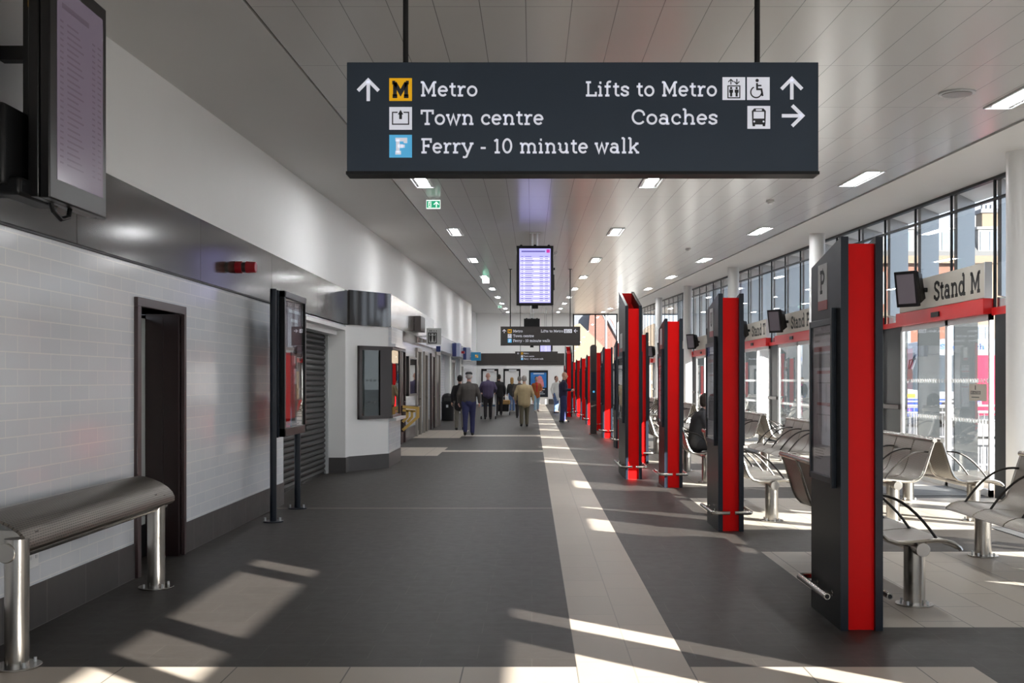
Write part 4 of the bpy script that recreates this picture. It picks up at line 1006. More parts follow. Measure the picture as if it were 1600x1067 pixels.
def exit_sign(y, x, lab):
    root = empty('exit_sign', (x, y, zc(y) - .10), 0, lab, 'exit sign', 'green exit signs')
    mb = MB(); mb.box(-.105, .105, -.012, .012, -.066, .066); mb.build('housing', 'exit_white', root, bevel=.003)
    mb = MB(); mb.box(-.02, .02, -.01, .01, .06, .115); mb.build('bracket', 'alu', root)
    fr = frame((0, -.012, 0), (1, 0, 0), (0, 0, 1))
    mb = MB(); rect(mb, fr, -.097, .097, -.052, .050, .001, 0)
    f2 = (fr[0] + fr[3] * .001, fr[1], fr[2], fr[3])
    arrow(mb, f2, .045, -.002, .08, 0, .001, 1, .03)
    rect(mb, f2, -.072, -.03, -.042, .042, .0005, 1)
    f3 = (f2[0] + f2[3] * .001, fr[1], fr[2], fr[3])
    disc(mb, f3, -.044, .027, .008, .0005, 0); stroke(mb, [(-.048, .018), (-.054, -.008), (-.042, -.036)], .012, f3, .0005, 0); stroke(mb, [(-.052, -.006), (-.066, -.03)], .009, f3, .0005, 0); stroke(mb, [(-.064, .008), (-.05, .012), (-.036, .004)], .007, f3, .0005, 0)
    mb.build('pictogram', ['exit_green', 'exit_white'], root)
exit_sign(16.3, -1.46, 'nearest green running-man exit sign hanging from the ceiling')
exit_sign(34.7, -1.45, 'second green exit sign along the left ceiling lights')
exit_sign(56.0, -1.63, 'farthest tiny green exit sign on the ceiling')
root = empty('ceiling_speaker', (3.72, 9.62, zc(9.62)), 0, 'round perforated ceiling speaker near the right-hand lights', 'speaker'); root.rotation_euler = (slope, 0, 0)
mb = MB(); mb.cyl((0, 0, -.014), (0, 0, .01), .155, n=40); mb.build('rim', 'alu', root, bevel=.004)
mb = MB(); mb.cyl((0, 0, -.020), (0, 0, -.012), .125, n=40); mb.build('grille', 'lamp_body', root)
for i, (x, y) in enumerate(((.55, 25.6), (3.6, 16.6), (3.5, 24.6))):
    root = empty('smoke_detector', (x, y, zc(y)), 0, 'small white smoke detector, %s' % ('ahead of the lit departure screen' if i == 0 else '%s beside the right-hand ceiling lights' % ('first' if i == 1 else 'second')), 'smoke detector', 'ceiling smoke detectors')
    mb = MB(); mb.cyl((0, 0, -.03), (0, 0, .01), .06, .065, n=20); mb.build('base', 'white', root); mb = MB(); mb.cyl((0, 0, -.05), (0, 0, -.03), .03, .045, n=16); mb.build('sensor', 'white', root)

# ------------------------------------------------------------------ left wall fittings
root = empty('alarm_beacon', (-3.035, 11.3, 2.68), 0, 'small red alarm sounder sticking out of the metal fascia', 'alarm')
mb = MB(); mb.cyl((-.01, 0, 0), (.06, 0, 0), .062, n=24); mb.build('base', 'sound_red', root, bevel=.004)
mb = MB(); mb.cyl((.06, 0, 0), (.10, 0, 0), .052, n=24); mb.build('neck', 'maroon', root)
mb = MB(); mb.cyl((.10, 0, 0), (.20, 0, 0), .062, .055, n=24); mb.build('horn', 'sound_red', root, bevel=.006)
root = empty('wall_socket', (-3.05, 6.7, .42), 0, 'white double wall socket low behind the perch bench', 'socket')
mb = MB(); mb.box(0, .012, -.075, .075, -.045, .045); mb.build('plate', 'white', root, bevel=.003)
for y in (-.04, .04):
    mb = MB(); mb.box(.012, .016, y - .012, y + .012, .01, .03); mb.build('switch', 'alu', root)
# signs projecting over the far shops
def blade(name, lab, x0, x1, y, z0, z1, th, body, front=None):
    root = empty(name, ((x0 + x1) / 2, y, (z0 + z1) / 2), 0, lab, 'sign', 'projecting shop signs')
    mb = MB(); mb.box(x0, x1, y, y + th, z0, z1)
    for v in mb.bm.verts: v.co -= Vector(root.location)
    mb.build('panel', body, root, bevel=.004)
    if front:
        fr = frame((0, -.001, 0), (1, 0, 0), (0, 0, 1)); mb = MB(); mats = front(mb, fr, (x1 - x0) / 2, (z1 - z0) / 2); mb.build('face', mats, root)
    mb = MB(); mb.box(x0 - .10 - root.location.x, x0 - root.location.x + .01, .01, .03, -.02, .02); mb.build('bracket', 'alu', root)
    return root
M['wc_panel'] = mat('pale_grey_sign_face', (.43, .44, .43), .4, emit=(.5, .5, .5), es=.05, var=.02)
def wc(mb, fr, w, h):
    stroke(mb, [(-w * .72, -h * .80), (w * .36, -h * .80), (w * .36, h * .42), (-w * .72, h * .42), (-w * .72, -h * .80)], .022, fr, .002, 0)
    for cx in (-w * .42, w * .06):
        disc(mb, fr, cx, h * .26, .019, .002, 0); flat(mb, fr, [(cx - .03, h * .12), (cx + .03, h * .12), (cx + .026, -h * .28), (cx + .012, -h * .66), (cx - .012, -h * .66), (cx - .026, -h * .28)][::-1], .002, 0)
    for i, a in enumerate((-.62, -.47, -.32, -.02, .3)): rect(mb, fr, w * a, w * (a + .1), h * .60, h * .74, .002, 0)
    return ['ink']
blade('toilet_sign', 'pale hanging toilet sign with two standing figures', -2.35, -2.02, 24.5, 2.31, 2.68, .06, 'wc_panel', wc)
def twotone(mb, fr, w, h):
    rect(mb, fr, -w * .2, w * .9, -h * .9, h * .9, .002, 0); return ['poster_white']
M['sign_paleblue'] = mat('pale_blue_sign', (.42, .47, .62), .35, var=.03)
blade('shop_fascia_sign', 'dark projecting shop sign on the polished fascia, left of the toilet sign', -2.45, -2.31, 22.9, 2.55, 2.86, .9, 'brown_black')
blade('shop_sign', 'small deep blue sign square under the toilet sign', -2.42, -2.31, 27.8, 2.24, 2.38, .12, 'blue_sign')
blade('shop_sign', 'first tall blue-fronted sign box over the far shops', -3.0, -2.72, 41.5, 2.42, 2.92, .9, 'blue_sign', lambda mb, fr, w, h: (rect(mb, fr, -w + .15, w, -h, h, .002, 0), ['sign_paleblue'])[1])
blade('shop_sign', 'second tall blue-fronted sign box over the far shops', -3.0, -2.72, 48.0, 2.42, 2.95, .9, 'blue_sign', lambda mb, fr, w, h: (rect(mb, fr, -w + .14, w, -h, h, .002, 0), ['sign_paleblue'])[1])
M['teal_sign'] = mat('teal_sign', (.03, .20, .36), .35, emit=(.02, .15, .3), es=.15, var=.2, vscale=3.)
def window_logo(mb, fr, w, h):
    for i in (0, 1):
        for j in (0, 1): rect(mb, fr, -.03 + i * .075, .03 + i * .075, -.03 + j * .07 - .02, .025 + j * .07 - .02, .002, (i + j) % 2)
    return ['poster_gold', 'sign_yellow']
blade('shop_sign', 'teal sign with a small orange square pattern beside the end wall', -2.74, -2.30, 49.5, 2.40, 2.78, .1, 'teal_sign', window_logo)
blade('shop_sign', 'small red and grey sign between the two blue sign boxes', -3.0, -2.78, 45.3, 2.62, 2.72, .3, 'sound_red')
# litter bin
root = empty('litter_bin', (-3.17, 41.4, 0), 0, 'black dome-topped litter bin against the far left wall', 'bin')
mb = MB(); mb.rings([[(.24 * math.cos(a) * r, .24 * math.sin(a) * r, z) for a in [2 * PI * i / 28 for i in range(28)]] for z, r in ((0, .9), (.02, .98), (.66, 1.0), (.70, 1.03), (.72, .98))]); mb.build('body', 'black', root)
mb = MB(); mb.rings([[(.24 * math.cos(a) * r, .24 * math.sin(a) * r, z) for a in [2 * PI * i / 28 for i in range(28)]] for z, r in ((.72, .98), (.86, .97), (.94, .85), (1.0, .6), (1.03, .25), (1.035, .05))]); mb.build('hood', 'black_gloss', root)
mb = MB(); mb.box(-.12, .12, -.262, -.2, .74, .86); mb.build('opening', 'ink', root); mb = MB(); mb.box(-.04, .04, -.25, -.225, .5, .6); mb.build('badge', 'alu', root)
# hazard striped counter flap
root = empty('counter_flap', (-2.47, 21.6, 0), 0, 'yellow and black striped fold-out counter flap beside the kiosk', 'counter flap')
mb = MB()
def fbar(p, q, w=.045): mb.box(min(p[0], q[0]) - w / 2, max(p[0], q[0]) + w / 2, p[1] - .02, p[1] + .02, min(p[2], q[2]) - w / 2, max(p[2], q[2]) + w / 2)
# a shelf frame standing square to the wall, braced back to the wall
yy = 0
fr = frame((0, -.02, 0), (1, 0, 0), (0, 0, 1))
OUT = [(-.06, 1.0), (.235, .97), (.235, .80), (-.06, .54)]
stroke(mb, OUT, .055, fr, .05, 0); stroke(mb, [(-.06, .93), (.19, .91)], .045, fr, .05, 0)
for x in (.03, .12): stroke(mb, [(x, .93), (x, .80), (x - .09, .70)], .05, fr, .05, 0)
mb.build('frame', 'hazard_yellow', root)
mb = MB(); stroke(mb, [(-.06, 1.0), (.225, .972)], .012, frame((0, -.023, 0), (1, 0, 0), (0, 0, 1)), .004, 0); stroke(mb, [(.235, .96), (.235, .80), (-.06, .54)], .012, frame((0, -.023, 0), (1, 0, 0), (0, 0, 1)), .004, 0); mb.build('stripe', 'black', root)
mb = MB(); mb.box(-.1, .23, .0, .62, .985, 1.01); mb.build('top', 'brown_black', root)
mb = MB(); mb.box(-.66, -.04, .0, .06, .5, 1.02); mb.build('wall_post', 'maroon_dark', root)

# ------------------------------------------------------------------ stand name signs and their little monitors over the doors
M['monitor_face'] = mat('monitor_face', (.10, .085, .095), .2, emit=(.2, .17, .2), es=.12, var=.05)
LET = ['M', 'N', 'P', 'T', None, None, None, None, None, None, None, None]
for k in range(12):
    y0 = DOOR0 + PITCH * k
    nm = ('lettered Stand %s' % LET[k]) if LET[k] else '%s from the camera' % ORD[k]
    s = empty('stand_sign', (XR - .06, y0, 2.59), 0, 'stone-coloured name sign over a glass door, %s' % nm, 'sign', 'stand name signs')
    L = 3.3
    mb = MB(); mb.box(-.06, .03, .0, L, 0, .46); mb.build('panel', 'cream_sign', s, bevel=.003)
    mb = MB(); mb.box(-.065, .03, -.02, .0, -.005, .465); mb.build('end_cap', 'alu', s)
    if LET[k]:
        fr = frame((-.06, 0, 0), (0, -1, 0), (0, 0, 1)); 
        for wd, xw, ww in words('Stand ' + LET[k], -1.80, 1.68):
            mb = MB(); text(mb, wd, fr, xw, .085, .285, ww, .165, .004); mb.build('lettering', 'ink', s)
    # monitor
    m = empty('stand_monitor', (XR - .41, y0 + 2.05, 2.66), 0, 'small black monitor angled out beside the stand sign, %s' % nm, 'monitor', 'small stand monitors')
    R = Matrix.Rotation(math.radians(-52), 4, 'Z') @ Matrix.Rotation(math.radians(9), 4, 'X')
    def mbx(mb, nm_, mats, **kw):
        for v in mb.bm.verts: v.co = R @ v.co + Vector((0, 0, .21))
        return mb.build(nm_, mats, m, **kw)
    mb = MB(); mb.box(-.185, .185, -.055, .0, -.26, .27); mbx(mb, 'casing', 'black_gloss', bevel=.008)
    mb = MB(); mb.hexa([(-.19, 0, -.22), (.19, 0, -.22), (.15, .20, -.17), (-.15, .20, -.17), (-.19, 0, .25), (.19, 0, .25), (.15, .16, .21), (-.15, .16, .21)]); mbx(mb, 'housing', 'black', bevel=.01)
    mb = MB(); mb.box(-.145, .145, -.057, -.053, -.21, .225); mbx(mb, 'display', 'monitor_face')
    mb = MB(); mb.tube([(.08, .05, .20), (.2, .03, .20), (.288, .02, .20)], .035, 10); mb.build('arm', 'black', m)
# ------------------------------------------------------------------ people
def union(name, caps, balls, mats, parent, voxel=.014, smooth=3, paint=None):
    """One continuous skin over tapered limbs and rounded masses."""
    mb = MB()
    for p0, r0, p1, r1 in caps:
        p0, p1 = Vector(p0), Vector(p1)
        d = p1 - p0; L = d.length
        n = max(2, int(L / .035))
        mb.tube([p0 + d * (i / n) for i in range(n + 1)], [r0 + (r1 - r0) * i / n for i in range(n + 1)], 14)
        mb.ball(p0, r0, seg=12, rng=8); mb.ball(p1, r1, seg=12, rng=8)
    for c, r in balls: mb.ball(c, r, seg=18, rng=12)
    o = mb.build(name, mats if isinstance(mats, list) else [mats], None)
    m = o.modifiers.new('skin', 'REMESH'); m.mode = 'VOXEL'; m.voxel_size = voxel; m.use_smooth_shade = True
    s = o.modifiers.new('soft', 'SMOOTH'); s.iterations = smooth; s.factor = .5
    dg = bpy.context.evaluated_depsgraph_get(); ev = o.evaluated_get(dg)
    me = bpy.data.meshes.new_from_object(ev); me.name = name
    old = o.data; o.modifiers.clear(); o.data = me; bpy.data.meshes.remove(old)
    if len(me.materials) == 0:
        for m_ in (mats if isinstance(mats, list) else [mats]): me.materials.append(M[m_])
    for p in me.polygons:
        p.use_smooth = True; p.material_index = 0
        if paint: p.material_index = paint(p.center)
    o.parent = parent
    return o
def V(*a): return Vector(a)
SKIN = {}
def skin(c):
    if c not in SKIN:
        SKIN[c] = 'skin_%d' % len(SKIN); M[SKIN[c]] = mat('skin_tone', c, .5, var=.08, vscale=20.)
    return SKIN[c]
def cloth(name, c, var=.12):
    if name not in M: M[name] = mat(name, c, .8, var=var, vscale=14., bump=.15, bscale=90.)
    return name
M['eye'] = mat('eye_dark', (.02, .015, .012), .3)
M['lip'] = mat('lips', (.30, .10, .09), .5)
def hand(caps, wrist, direction, palm_n, side, curl=.5, s=1.):
    """Palm, four bent fingers of unequal length and a thumb off the palm's side."""
    d = Vector(direction).normalized(); n = Vector(palm_n); n = (n - d * n.dot(d)).normalized(); w = d.cross(n) * side
    w0 = Vector(wrist)
    for k in (-.028, -.009, .009, .028): caps.append((w0 + d * .012 + w * k * .7, .013 * s, w0 + d * .085 + w * k, .0115 * s))
    for i, (k, L) in enumerate(((-.031, .062), (-.0105, .074), (.0105, .080), (.031, .070))):
        a = w0 + d * .09 + w * k
        b = a + (d * math.cos(curl * .8) + n * math.sin(curl * .8)) * L * .5 + w * k * .12
        c = b + (d * math.cos(curl * 1.9) + n * math.sin(curl * 1.9)) * L * .5
        caps.append((a, .0095 * s, b, .009 * s)); caps.append((b, .009 * s, c, .0075 * s))
    t0 = w0 + d * .025 + w * .03; t1 = t0 + (d * .6 + w * .75 + n * .25) * .042; t2 = t1 + (d * .85 + w * .2 + n * .45) * .032
    caps.append((t0, .012 * s, t1, .0105 * s)); caps.append((t1, .0105 * s, t2, .0085 * s))
def person(label, loc, rz, H=1.73, stride=.0, arms=None, build=1., jacket=('j', (.1, .1, .1)), hem=.86, trouser=('t', (.05, .05, .08)), hair=None, cap=None, skin_c=(.50, .30, .23),
           shoe=('shoe_black', (.02, .02, .02)), joints=None, shirt=None, head_yaw=0., long_hair=False, lean=.0):
    root = empty('person', (loc[0], loc[1], 0), rz, label, 'person')
    s = H / 1.73; bw = build
    J = {}
    J['pelvis'] = V(0, 0, .93); J['waist'] = V(0, lean * .3, 1.07); J['chest'] = V(0, lean * .7 - .01, 1.27); J['neck'] = V(0, lean, 1.44); J['head'] = V(0, lean + .035, 1.605)
    for sd, sg in (('L', -1), ('R', 1)):
        f = stride * (1 if sd == 'R' else -1)
        J['hip' + sd] = V(sg * .088, 0, .90); J['knee' + sd] = V(sg * .092, f * .55 + .035 * (1 if f >= 0 else .3), .50 if f >= 0 else .485)
        J['ank' + sd] = V(sg * .09, f - .02, .085 + max(0, -f) * .28); J['toe' + sd] = V(sg * .105, f + .13, .035 if f <= 0 else .045)
        J['sho' + sd] = V(sg * .172 * bw, lean * .9 - .01, 1.355)
        J['elb' + sd] = V(sg * .245 * bw, lean * .6 - .045 - f * .25, 1.13); J['wri' + sd] = V(sg * .255 * bw, lean * .5 + .05 - f * .45, .90)
    if arms: J.update({k: V(*v) for k, v in arms.items()})
    if joints: J.update({k: V(*v) for k, v in joints.items()})
    J = {k: v * s for k, v in J.items()}
    S = skin(skin_c)
    hd = J['head']; cy, sy = math.cos(head_yaw), math.sin(head_yaw)
    def hp(x, y, z): return hd + V(x * cy - y * sy, x * sy + y * cy, z) * s
    # ---- the continuous body
    caps, balls = [], []
    caps += [(J['pelvis'], .125 * bw * s, J['waist'], .118 * bw * s), (J['waist'], .118 * bw * s, J['chest'], .135 * bw * s), (J['chest'], .12 * s, J['neck'] - V(0, 0, .03), .07 * s), (J['neck'] - V(0, 0, .04), .058 * s, hp(0, -.02, -.05), .054 * s)]
    for sd, sg in (('L', -1), ('R', 1)):
        caps += [(J['chest'] + V(sg * .07, 0, .07) * s, .085 * s, J['sho' + sd], .056 * s), (J['sho' + sd], .053 * s, J['elb' + sd], .041 * s), (J['elb' + sd], .041 * s, J['wri' + sd], .027 * s)]
        caps += [(J['hip' + sd], .088 * bw * s, J['knee' + sd], .056 * s), (J['knee' + sd], .055 * s, J['ank' + sd], .036 * s), (J['ank' + sd], .036 * s, J['toe' + sd], .030 * s)]
        d = (J['wri' + sd] - J['elb' + sd]).normalized()
        hand(caps, J['wri' + sd], d, V(-sg * .9, .35, 0), -sg, .55)
    balls += [(hp(0, -.005, .03), (.078 * s, .095 * s, .105 * s)), (hp(0, .035, -.055), (.055 * s, .058 * s, .06 * s)), (hp(0, .060, -.085), (.028 * s, .026 * s, .024 * s))]
    caps += [(hp(0, .088, .025), .009 * s, hp(0, .108, -.018), .015 * s)]
    for sg in (-1, 1): balls += [(hp(sg * .079, -.005, .0), (.014 * s, .022 * s, .034 * s)), (hp(sg * .035, .075, -.02), (.02 * s, .018 * s, .02 * s))]
    eyes = [hp(sg * .032, .085, .018) for sg in (-1, 1)]; mouth = hp(0, .09, -.058)
    def paint(c):
        for e in eyes:
            if (c - e).length < .014 * s: return 1
        q = c - mouth
        return 2 if (abs(q.z) < .009 * s and q.length < .024 * s) else 0
    union('body', caps, balls, [S, 'eye', 'lip'], root, .0125, 2, paint)
    # ---- clothes
    jn = cloth(*jacket); tn = cloth(*trouser); sn = cloth(*shoe)
    caps, balls = [], []
    low = J['pelvis'] + (J['waist'] - J['pelvis']) * ((hem - .93) / .14) if hem < .93 else J['pelvis'] + (J['waist'] - J['pelvis']) * ((hem - .93) / .14)
    for sg in (-1, 1):
        o = V(sg * .055 * bw * s, 0, 0)
        caps += [(low + o, .128 * bw * s, J['waist'] + o, .128 * bw * s), (J['waist'] + o, .128 * bw * s, J['chest'] + o * 1.1, .135 * bw * s), (J['chest'] + o, .13 * bw * s, J['neck'] + V(sg * .045, 0, -.08) * s, .068 * s)]
    caps += [(low, .140 * bw * s, J['waist'], .140 * bw * s), (J['waist'], .140 * bw * s, J['chest'], .148 * bw * s), (J['chest'], .146 * bw * s, J['neck'] - V(0, 0, .10) * s, .095 * s)]
    caps += [(J['neck'] - V(0, 0, .05 * s), .078 * s, J['neck'] - V(0, 0, .005 * s), .068 * s)]
    for sd, sg in (('L', -1), ('R', 1)):
        e = J['wri' + sd] + (J['elb' + sd] - J['wri' + sd]) * .06
        caps += [(J['chest'] + V(sg * .08, 0, .075) * s, (.088) * s, J['sho' + sd], .066 * s), (J['sho' + sd], .066 * s, J['elb' + sd], .060 * s), (J['elb' + sd], .059 * s, e, .044 * s)]
    union('jacket', caps, balls, jn, root, .016, 4)
    caps = [(J['pelvis'] - V(0, 0, .02) * s, .136 * bw * s, J['waist'], .128 * bw * s)]
    for sd, sg in (('L', -1), ('R', 1)):
        a = J['ank' + sd] + V(0, 0, .01)
        caps += [(J['pelvis'] + V(sg * .05 * s, 0, .06 * s), .118 * bw * s, J['hip' + sd], .108 * bw * s), (J['hip' + sd], .106 * bw * s, J['knee' + sd], .077 * s), (J['knee' + sd], .076 * s, a, .060 * s)]
    union('trousers', caps, [], tn, root, .016, 3)
    for sd in 'LR':
        a, t = J['ank' + sd], J['toe' + sd]
        heel = V(a.x, a.y - .045 * s, max(.04 * s, a.z - .045 * s))
        union('shoe', [(heel, .040 * s, t, .036 * s), (a - V(0, 0, .01), .042 * s, heel + (t - heel) * .4, .044 * s)], [], sn, root, .012, 2)
    if shirt:
        nm = cloth(*shirt)
        union('shirt', [(J['waist'] + V(0, .085 * s, -.06), .06 * s, J['chest'] + V(0, .085 * s, .02), .07 * s), (J['chest'] + V(0, .085 * s, 0), .07 * s, J['neck'] + V(0, .03 * s, -.02), .055 * s)], [], nm, root, .014, 2)
    if hair:
        nm = cloth('hair_%02d%02d%02d' % tuple(int(c * 99) for c in hair), hair, .3)
        hc, hb = [], [(hp(0, -.028, .052), (.086 * s, .094 * s, .096 * s)), (hp(0, -.05, .0), (.08 * s, .07 * s, .075 * s))]
        if long_hair: hc += [(hp(0, -.05, .02), .075 * s, hp(0, -.075, -.16), .06 * s)]; hb += [(hp(sg * .06, -.03, -.07), (.03 * s, .05 * s, .09 * s)) for sg in (-1, 1)]
        union('hair', hc, hb, nm, root, .013, 2)
    if cap:
        nm = cloth('cap_%02d%02d%02d' % tuple(int(c * 99) for c in cap), cap, .1)
        union('flat_cap', [(hp(0, .07, .065), .03 * s, hp(0, .125, .05), .014 * s), (hp(-.04, .07, .06), .024 * s, hp(.04, .07, .06), .024 * s)], [(hp(0, -.01, .085), (.102 * s, .115 * s, .058 * s))], nm, root, .013, 2)
    return root
AW = 0.
person('man from behind in a flat cap, dark grey jumper and blue trousers, walking away', (-1.73, 30.2), 0., 1.74, .14, build=1.13, jacket=('wool_grey', (.085, .075, .07)), hem=.97, trouser=('cotton_blue', (.026, .03, .10)), hair=(.35, .33, .32), cap=(.025, .03, .035), skin_c=(.52, .27, .22))
person('person in a black coat and khaki trousers walking just ahead left of the flat-capped man', (-2.18, 33.3), .15, 1.66, -.16, jacket=('coat_black', (.016, .015, .018)), hem=.74, trouser=('cotton_khaki', (.20, .19, .165)), hair=(.03, .025, .025))
pm = person('bald man from behind in a purple-grey jumper and black trousers pushing a walking frame', (-1.70, 42.6), 0., 1.80, .10, build=1.15, jacket=('wool_purple', (.085, .065, .13)), hem=.90, trouser=('cotton_black', (.018, .014, .016)), skin_c=(.55, .30, .23),
       arms={'elbL': (-.29, .02, 1.15), 'wriL': (-.27, .24, 1.02), 'elbR': (.29, .02, 1.15), 'wriR': (.27, .24, 1.02)})
person('dark-haired person in a black jacket half hidden beyond the bald man', (-1.42, 47.5), .1, 1.76, .06, jacket=('coat_black', (.016, .015, .018)), hem=.85, trouser=('cotton_black', (.018, .014, .016)), hair=(.03, .02, .015), skin_c=(.42, .22, .14))
person('fair-haired woman from behind in a dark jacket and blue jeans', (-.95, 52.5), .1, 1.64, .08, build=.92, jacket=('jacket_charcoal', (.035, .035, .033)), hem=.88, trouser=('denim', (.10, .17, .34)), hair=(.42, .24, .08), long_hair=True, shoe=('shoe_pale', (.4, .38, .35)))
person('man from behind in a beige coat and olive trousers, walking up the concourse', (-.25, 36.0), 0., 1.66, .09, build=1.2, jacket=('coat_beige', (.42, .33, .19)), hem=.80, trouser=('cotton_olive', (.12, .105, .07)), hair=(.30, .27, .25), skin_c=(.50, .28, .22))
person('grey-haired person mostly hidden ahead of the man in the beige coat', (-.50, 44.2), 0., 1.66, .06, jacket=('coat_brown', (.10, .08, .065)), hem=.8, trouser=('cotton_black', (.018, .014, .016)), hair=(.16, .15, .14))
person('person in a red top and orange-brown coat walking towards the viewer in jeans', (.22, 52.6), PI + .15, 1.68, .16, jacket=('coat_orange', (.36, .10, .02)), hem=.80, trouser=('denim_pale', (.24, .38, .50)), hair=(.04, .02, .015), shirt=('top_red', (.50, .02, .02)), shoe=('shoe_pale', (.4, .38, .35)),
       arms={'elbL': (-.27, -.02, 1.13), 'wriL': (-.20, .16, 1.05)})
person('man in a navy uniform facing the far tall red pylon with papers in hand', (1.12, 39.4), -PI / 2 + .15, 1.80, .03, build=1.08, jacket=('uniform_navy', (.022, .022, .06)), hem=.93, trouser=('uniform_blue', (.035, .045, .14)), hair=None, skin_c=(.58, .33, .22),
       arms={'elbR': (.25, .0, 1.13), 'wriR': (.17, .25, 1.13), 'elbL': (-.25, .02, 1.13), 'wriL': (-.12, .27, 1.12)}, lean=.02)
person('person in a white coat and jeans with a hand raised to the face', (1.12, 50.8), PI + .7, 1.70, .05, build=.95, jacket=('coat_white', (.62, .62, .60)), hem=.68, trouser=('denim', (.10, .17, .34)), hair=(.13, .06, .04), arms={'elbL': (-.24, .08, 1.12), 'wriL': (-.07, .20, 1.42)})
# seated man on the third bench of the pylon row, bending forward
SB = 8.475 + 4.43 * 2
sj = {'pelvis': (0, -.01, .585), 'waist': (0, .0, .70), 'chest': (0, .04, .90), 'neck': (0, .10, 1.06), 'head': (0, .155, 1.185)}
for sd, sg in (('L', -1), ('R', 1)):
    sj.update({'hip' + sd: (sg * .09, .04, .575), 'knee' + sd: (sg * .13, .44, .535), 'ank' + sd: (sg * .13, .46, .085), 'toe' + sd: (sg * .14, .62, .04), 'sho' + sd: (sg * .18, .07, .99), 'elb' + sd: (sg * .23, .16, .74), 'wri' + sd: (sg * .10, .36, .70)})
person('dark-haired man in a dark grey jacket sitting bent forward on a steel bench', (2.48, SB - .86), -PI / 2, 1.73, 0, build=1.0, jacket=('jacket_grey', (.05, .05, .055)), hem=.96, trouser=('cotton_dark', (.03, .03, .035)), hair=(.035, .025, .02), joints=sj, skin_c=(.60, .36, .28))
# papers held by the man in navy
o = None
root = empty('paper_sheet', (1.42, 39.32, 1.17), 0, 'white folded papers held by the man in navy', 'paper')
mb = MB(); mb.box(-.05, .06, -.10, .09, .0, .006); mb.build('sheet', 'white', root, rot=(0, -.6, .2))
# wheeled walking frame
root = empty('walking_frame', (-1.70, 43.05, 0), 0, 'pale wheeled walking frame in front of the bald man', 'walking frame')
for sx in (-1, 1):
    mb = MB(); mb.tube([(sx * .28, -.17, .04), (sx * .29, -.14, .5), (sx * .29, -.16, .93), (sx * .29, -.22, .97)], .013, 10); mb.tube([(sx * .28, .28, .04), (sx * .29, .10, .6), (sx * .29, -.10, .92)], .013, 10); mb.build('side_frame', 'alu', root)
    for y in (-.17, .28):
        mb = MB(); mb.cyl((sx * .28 - .015, y, .06), (sx * .28 + .015, y, .06), .06, n=18); mb.build('wheel', 'black', root)
M['seat_blue'] = mat('blue_seat_fabric', (.02, .10, .22), .7)
mb = MB(); mb.box(-.27, .27, -.08, .2, .5, .54); mb.build('seat', 'seat_blue', root, bevel=.01); mb = MB(); mb.tube([(-.29, .1, .62), (0, .14, .62), (.29, .1, .62)], .012); mb.build('cross_bar', 'alu', root)
# shopping trolley bag
root = empty('shopping_trolley', (-1.24, 48.0, 0), 0, 'low tan and black wheeled shopping bag beside the person in black', 'trolley')
M['tan'] = mat('tan_bag_fabric', (.42, .25, .09), .7, var=.15)
mb = MB(); mb.box(-.30, .30, -.16, .16, .46, .66); mb.build('bag_top', 'tan', root, bevel=.04); mb = MB(); mb.box(-.24, .24, -.14, .14, .16, .48); mb.build('bag_body', 'black', root, bevel=.03)
mb = MB()
for sx in (-1, 1): mb.tube([(sx * .22, -.12, .06), (sx * .27, .0, .45), (sx * .2, .14, .80)], .011)
mb.tube([(-.2, .14, .80), (.2, .14, .80)], .012); mb.build('frame', 'alu', root)
for sx in (-1, 1):
    mb = MB(); mb.cyl((sx * .27 - .015, -.12, .07), (sx * .27 + .015, -.12, .07), .07, n=16); mb.build('wheel', 'black', root)
    mb = MB(); mb.tube([(sx * .22, .14, .0), (sx * .22, .14, .3)], .011); mb.build('rest', 'alu', root)
# ------------------------------------------------------------------ outside
M['asphalt'] = mat('pale_tarmac', (.08, .079, .077), .8, var=.1, vscale=.6)
M['brick'] = tiles('red_orange_brick', (0, 2), .23, .075, .008, (.165, .05, .026), (.145, .043, .022), (.15, .12, .09), rough=.8, bump=.1)
M['stone'] = mat('cream_sandstone', (.17, .125, .085), .8, var=.08, vscale=.4)
M['slate'] = mat('grey_slate_roof', (.09, .09, .089), .6, var=.12, vscale=1.5)
M['dark_slate'] = mat('dark_slate_roof', (.10, .105, .12), .6, var=.1)
M['ext_white'] = mat('white_exterior_paint', (.21,.21,.21), .4, var=.02)
M['brown_brick'] = tiles('brown_brick', (0, 2), .23, .075, .01, (.13, .05, .036), (.115, .042, .03), (.16, .10, .08), rough=.85, bump=.1)
M['win_glass'] = mat('street_window_glass', (.16, .20, .25), .08, var=.1, vscale=.8)
M['bus_white'] = mat('bus_white_paint', (.20, .21, .225), .25, var=.02)
M['bus_blue'] = mat('bus_blue_paint', (.02, .05, .28), .25, var=.03)
M['bus_glass'] = mat('bus_dark_glass', (.035, .045, .055), .06, var=.1)
M['bus_red'] = mat('bus_red_paint', (.50, .02, .05), .25, var=.03)
M['bus_letter'] = mat('bus_lettering', (.01, .10, .42), .4, var=.02)
M['orange'] = mat('orange_marker', (.85, .22, .02), .4, var=.02)
M['yellow'] = mat('yellow_marker', (.85, .60, .02), .4, var=.02)
M['car_pink'] = mat('magenta_red_car_paint', (.60, .07, .20), .2, var=.02)
mb = MB(); mb.box(-80, 160, -60, 220, -.4, -.06)
struct('ground', mb, 'asphalt', 'pale tarmac bus yard outside the glazing', 'ground')
mb = MB(); mb.box(6.0, 6.9, -8, 70, -.06, .0)
struct('pavement', mb, 'stone', 'narrow paved strip outside the glass doors', 'pavement')
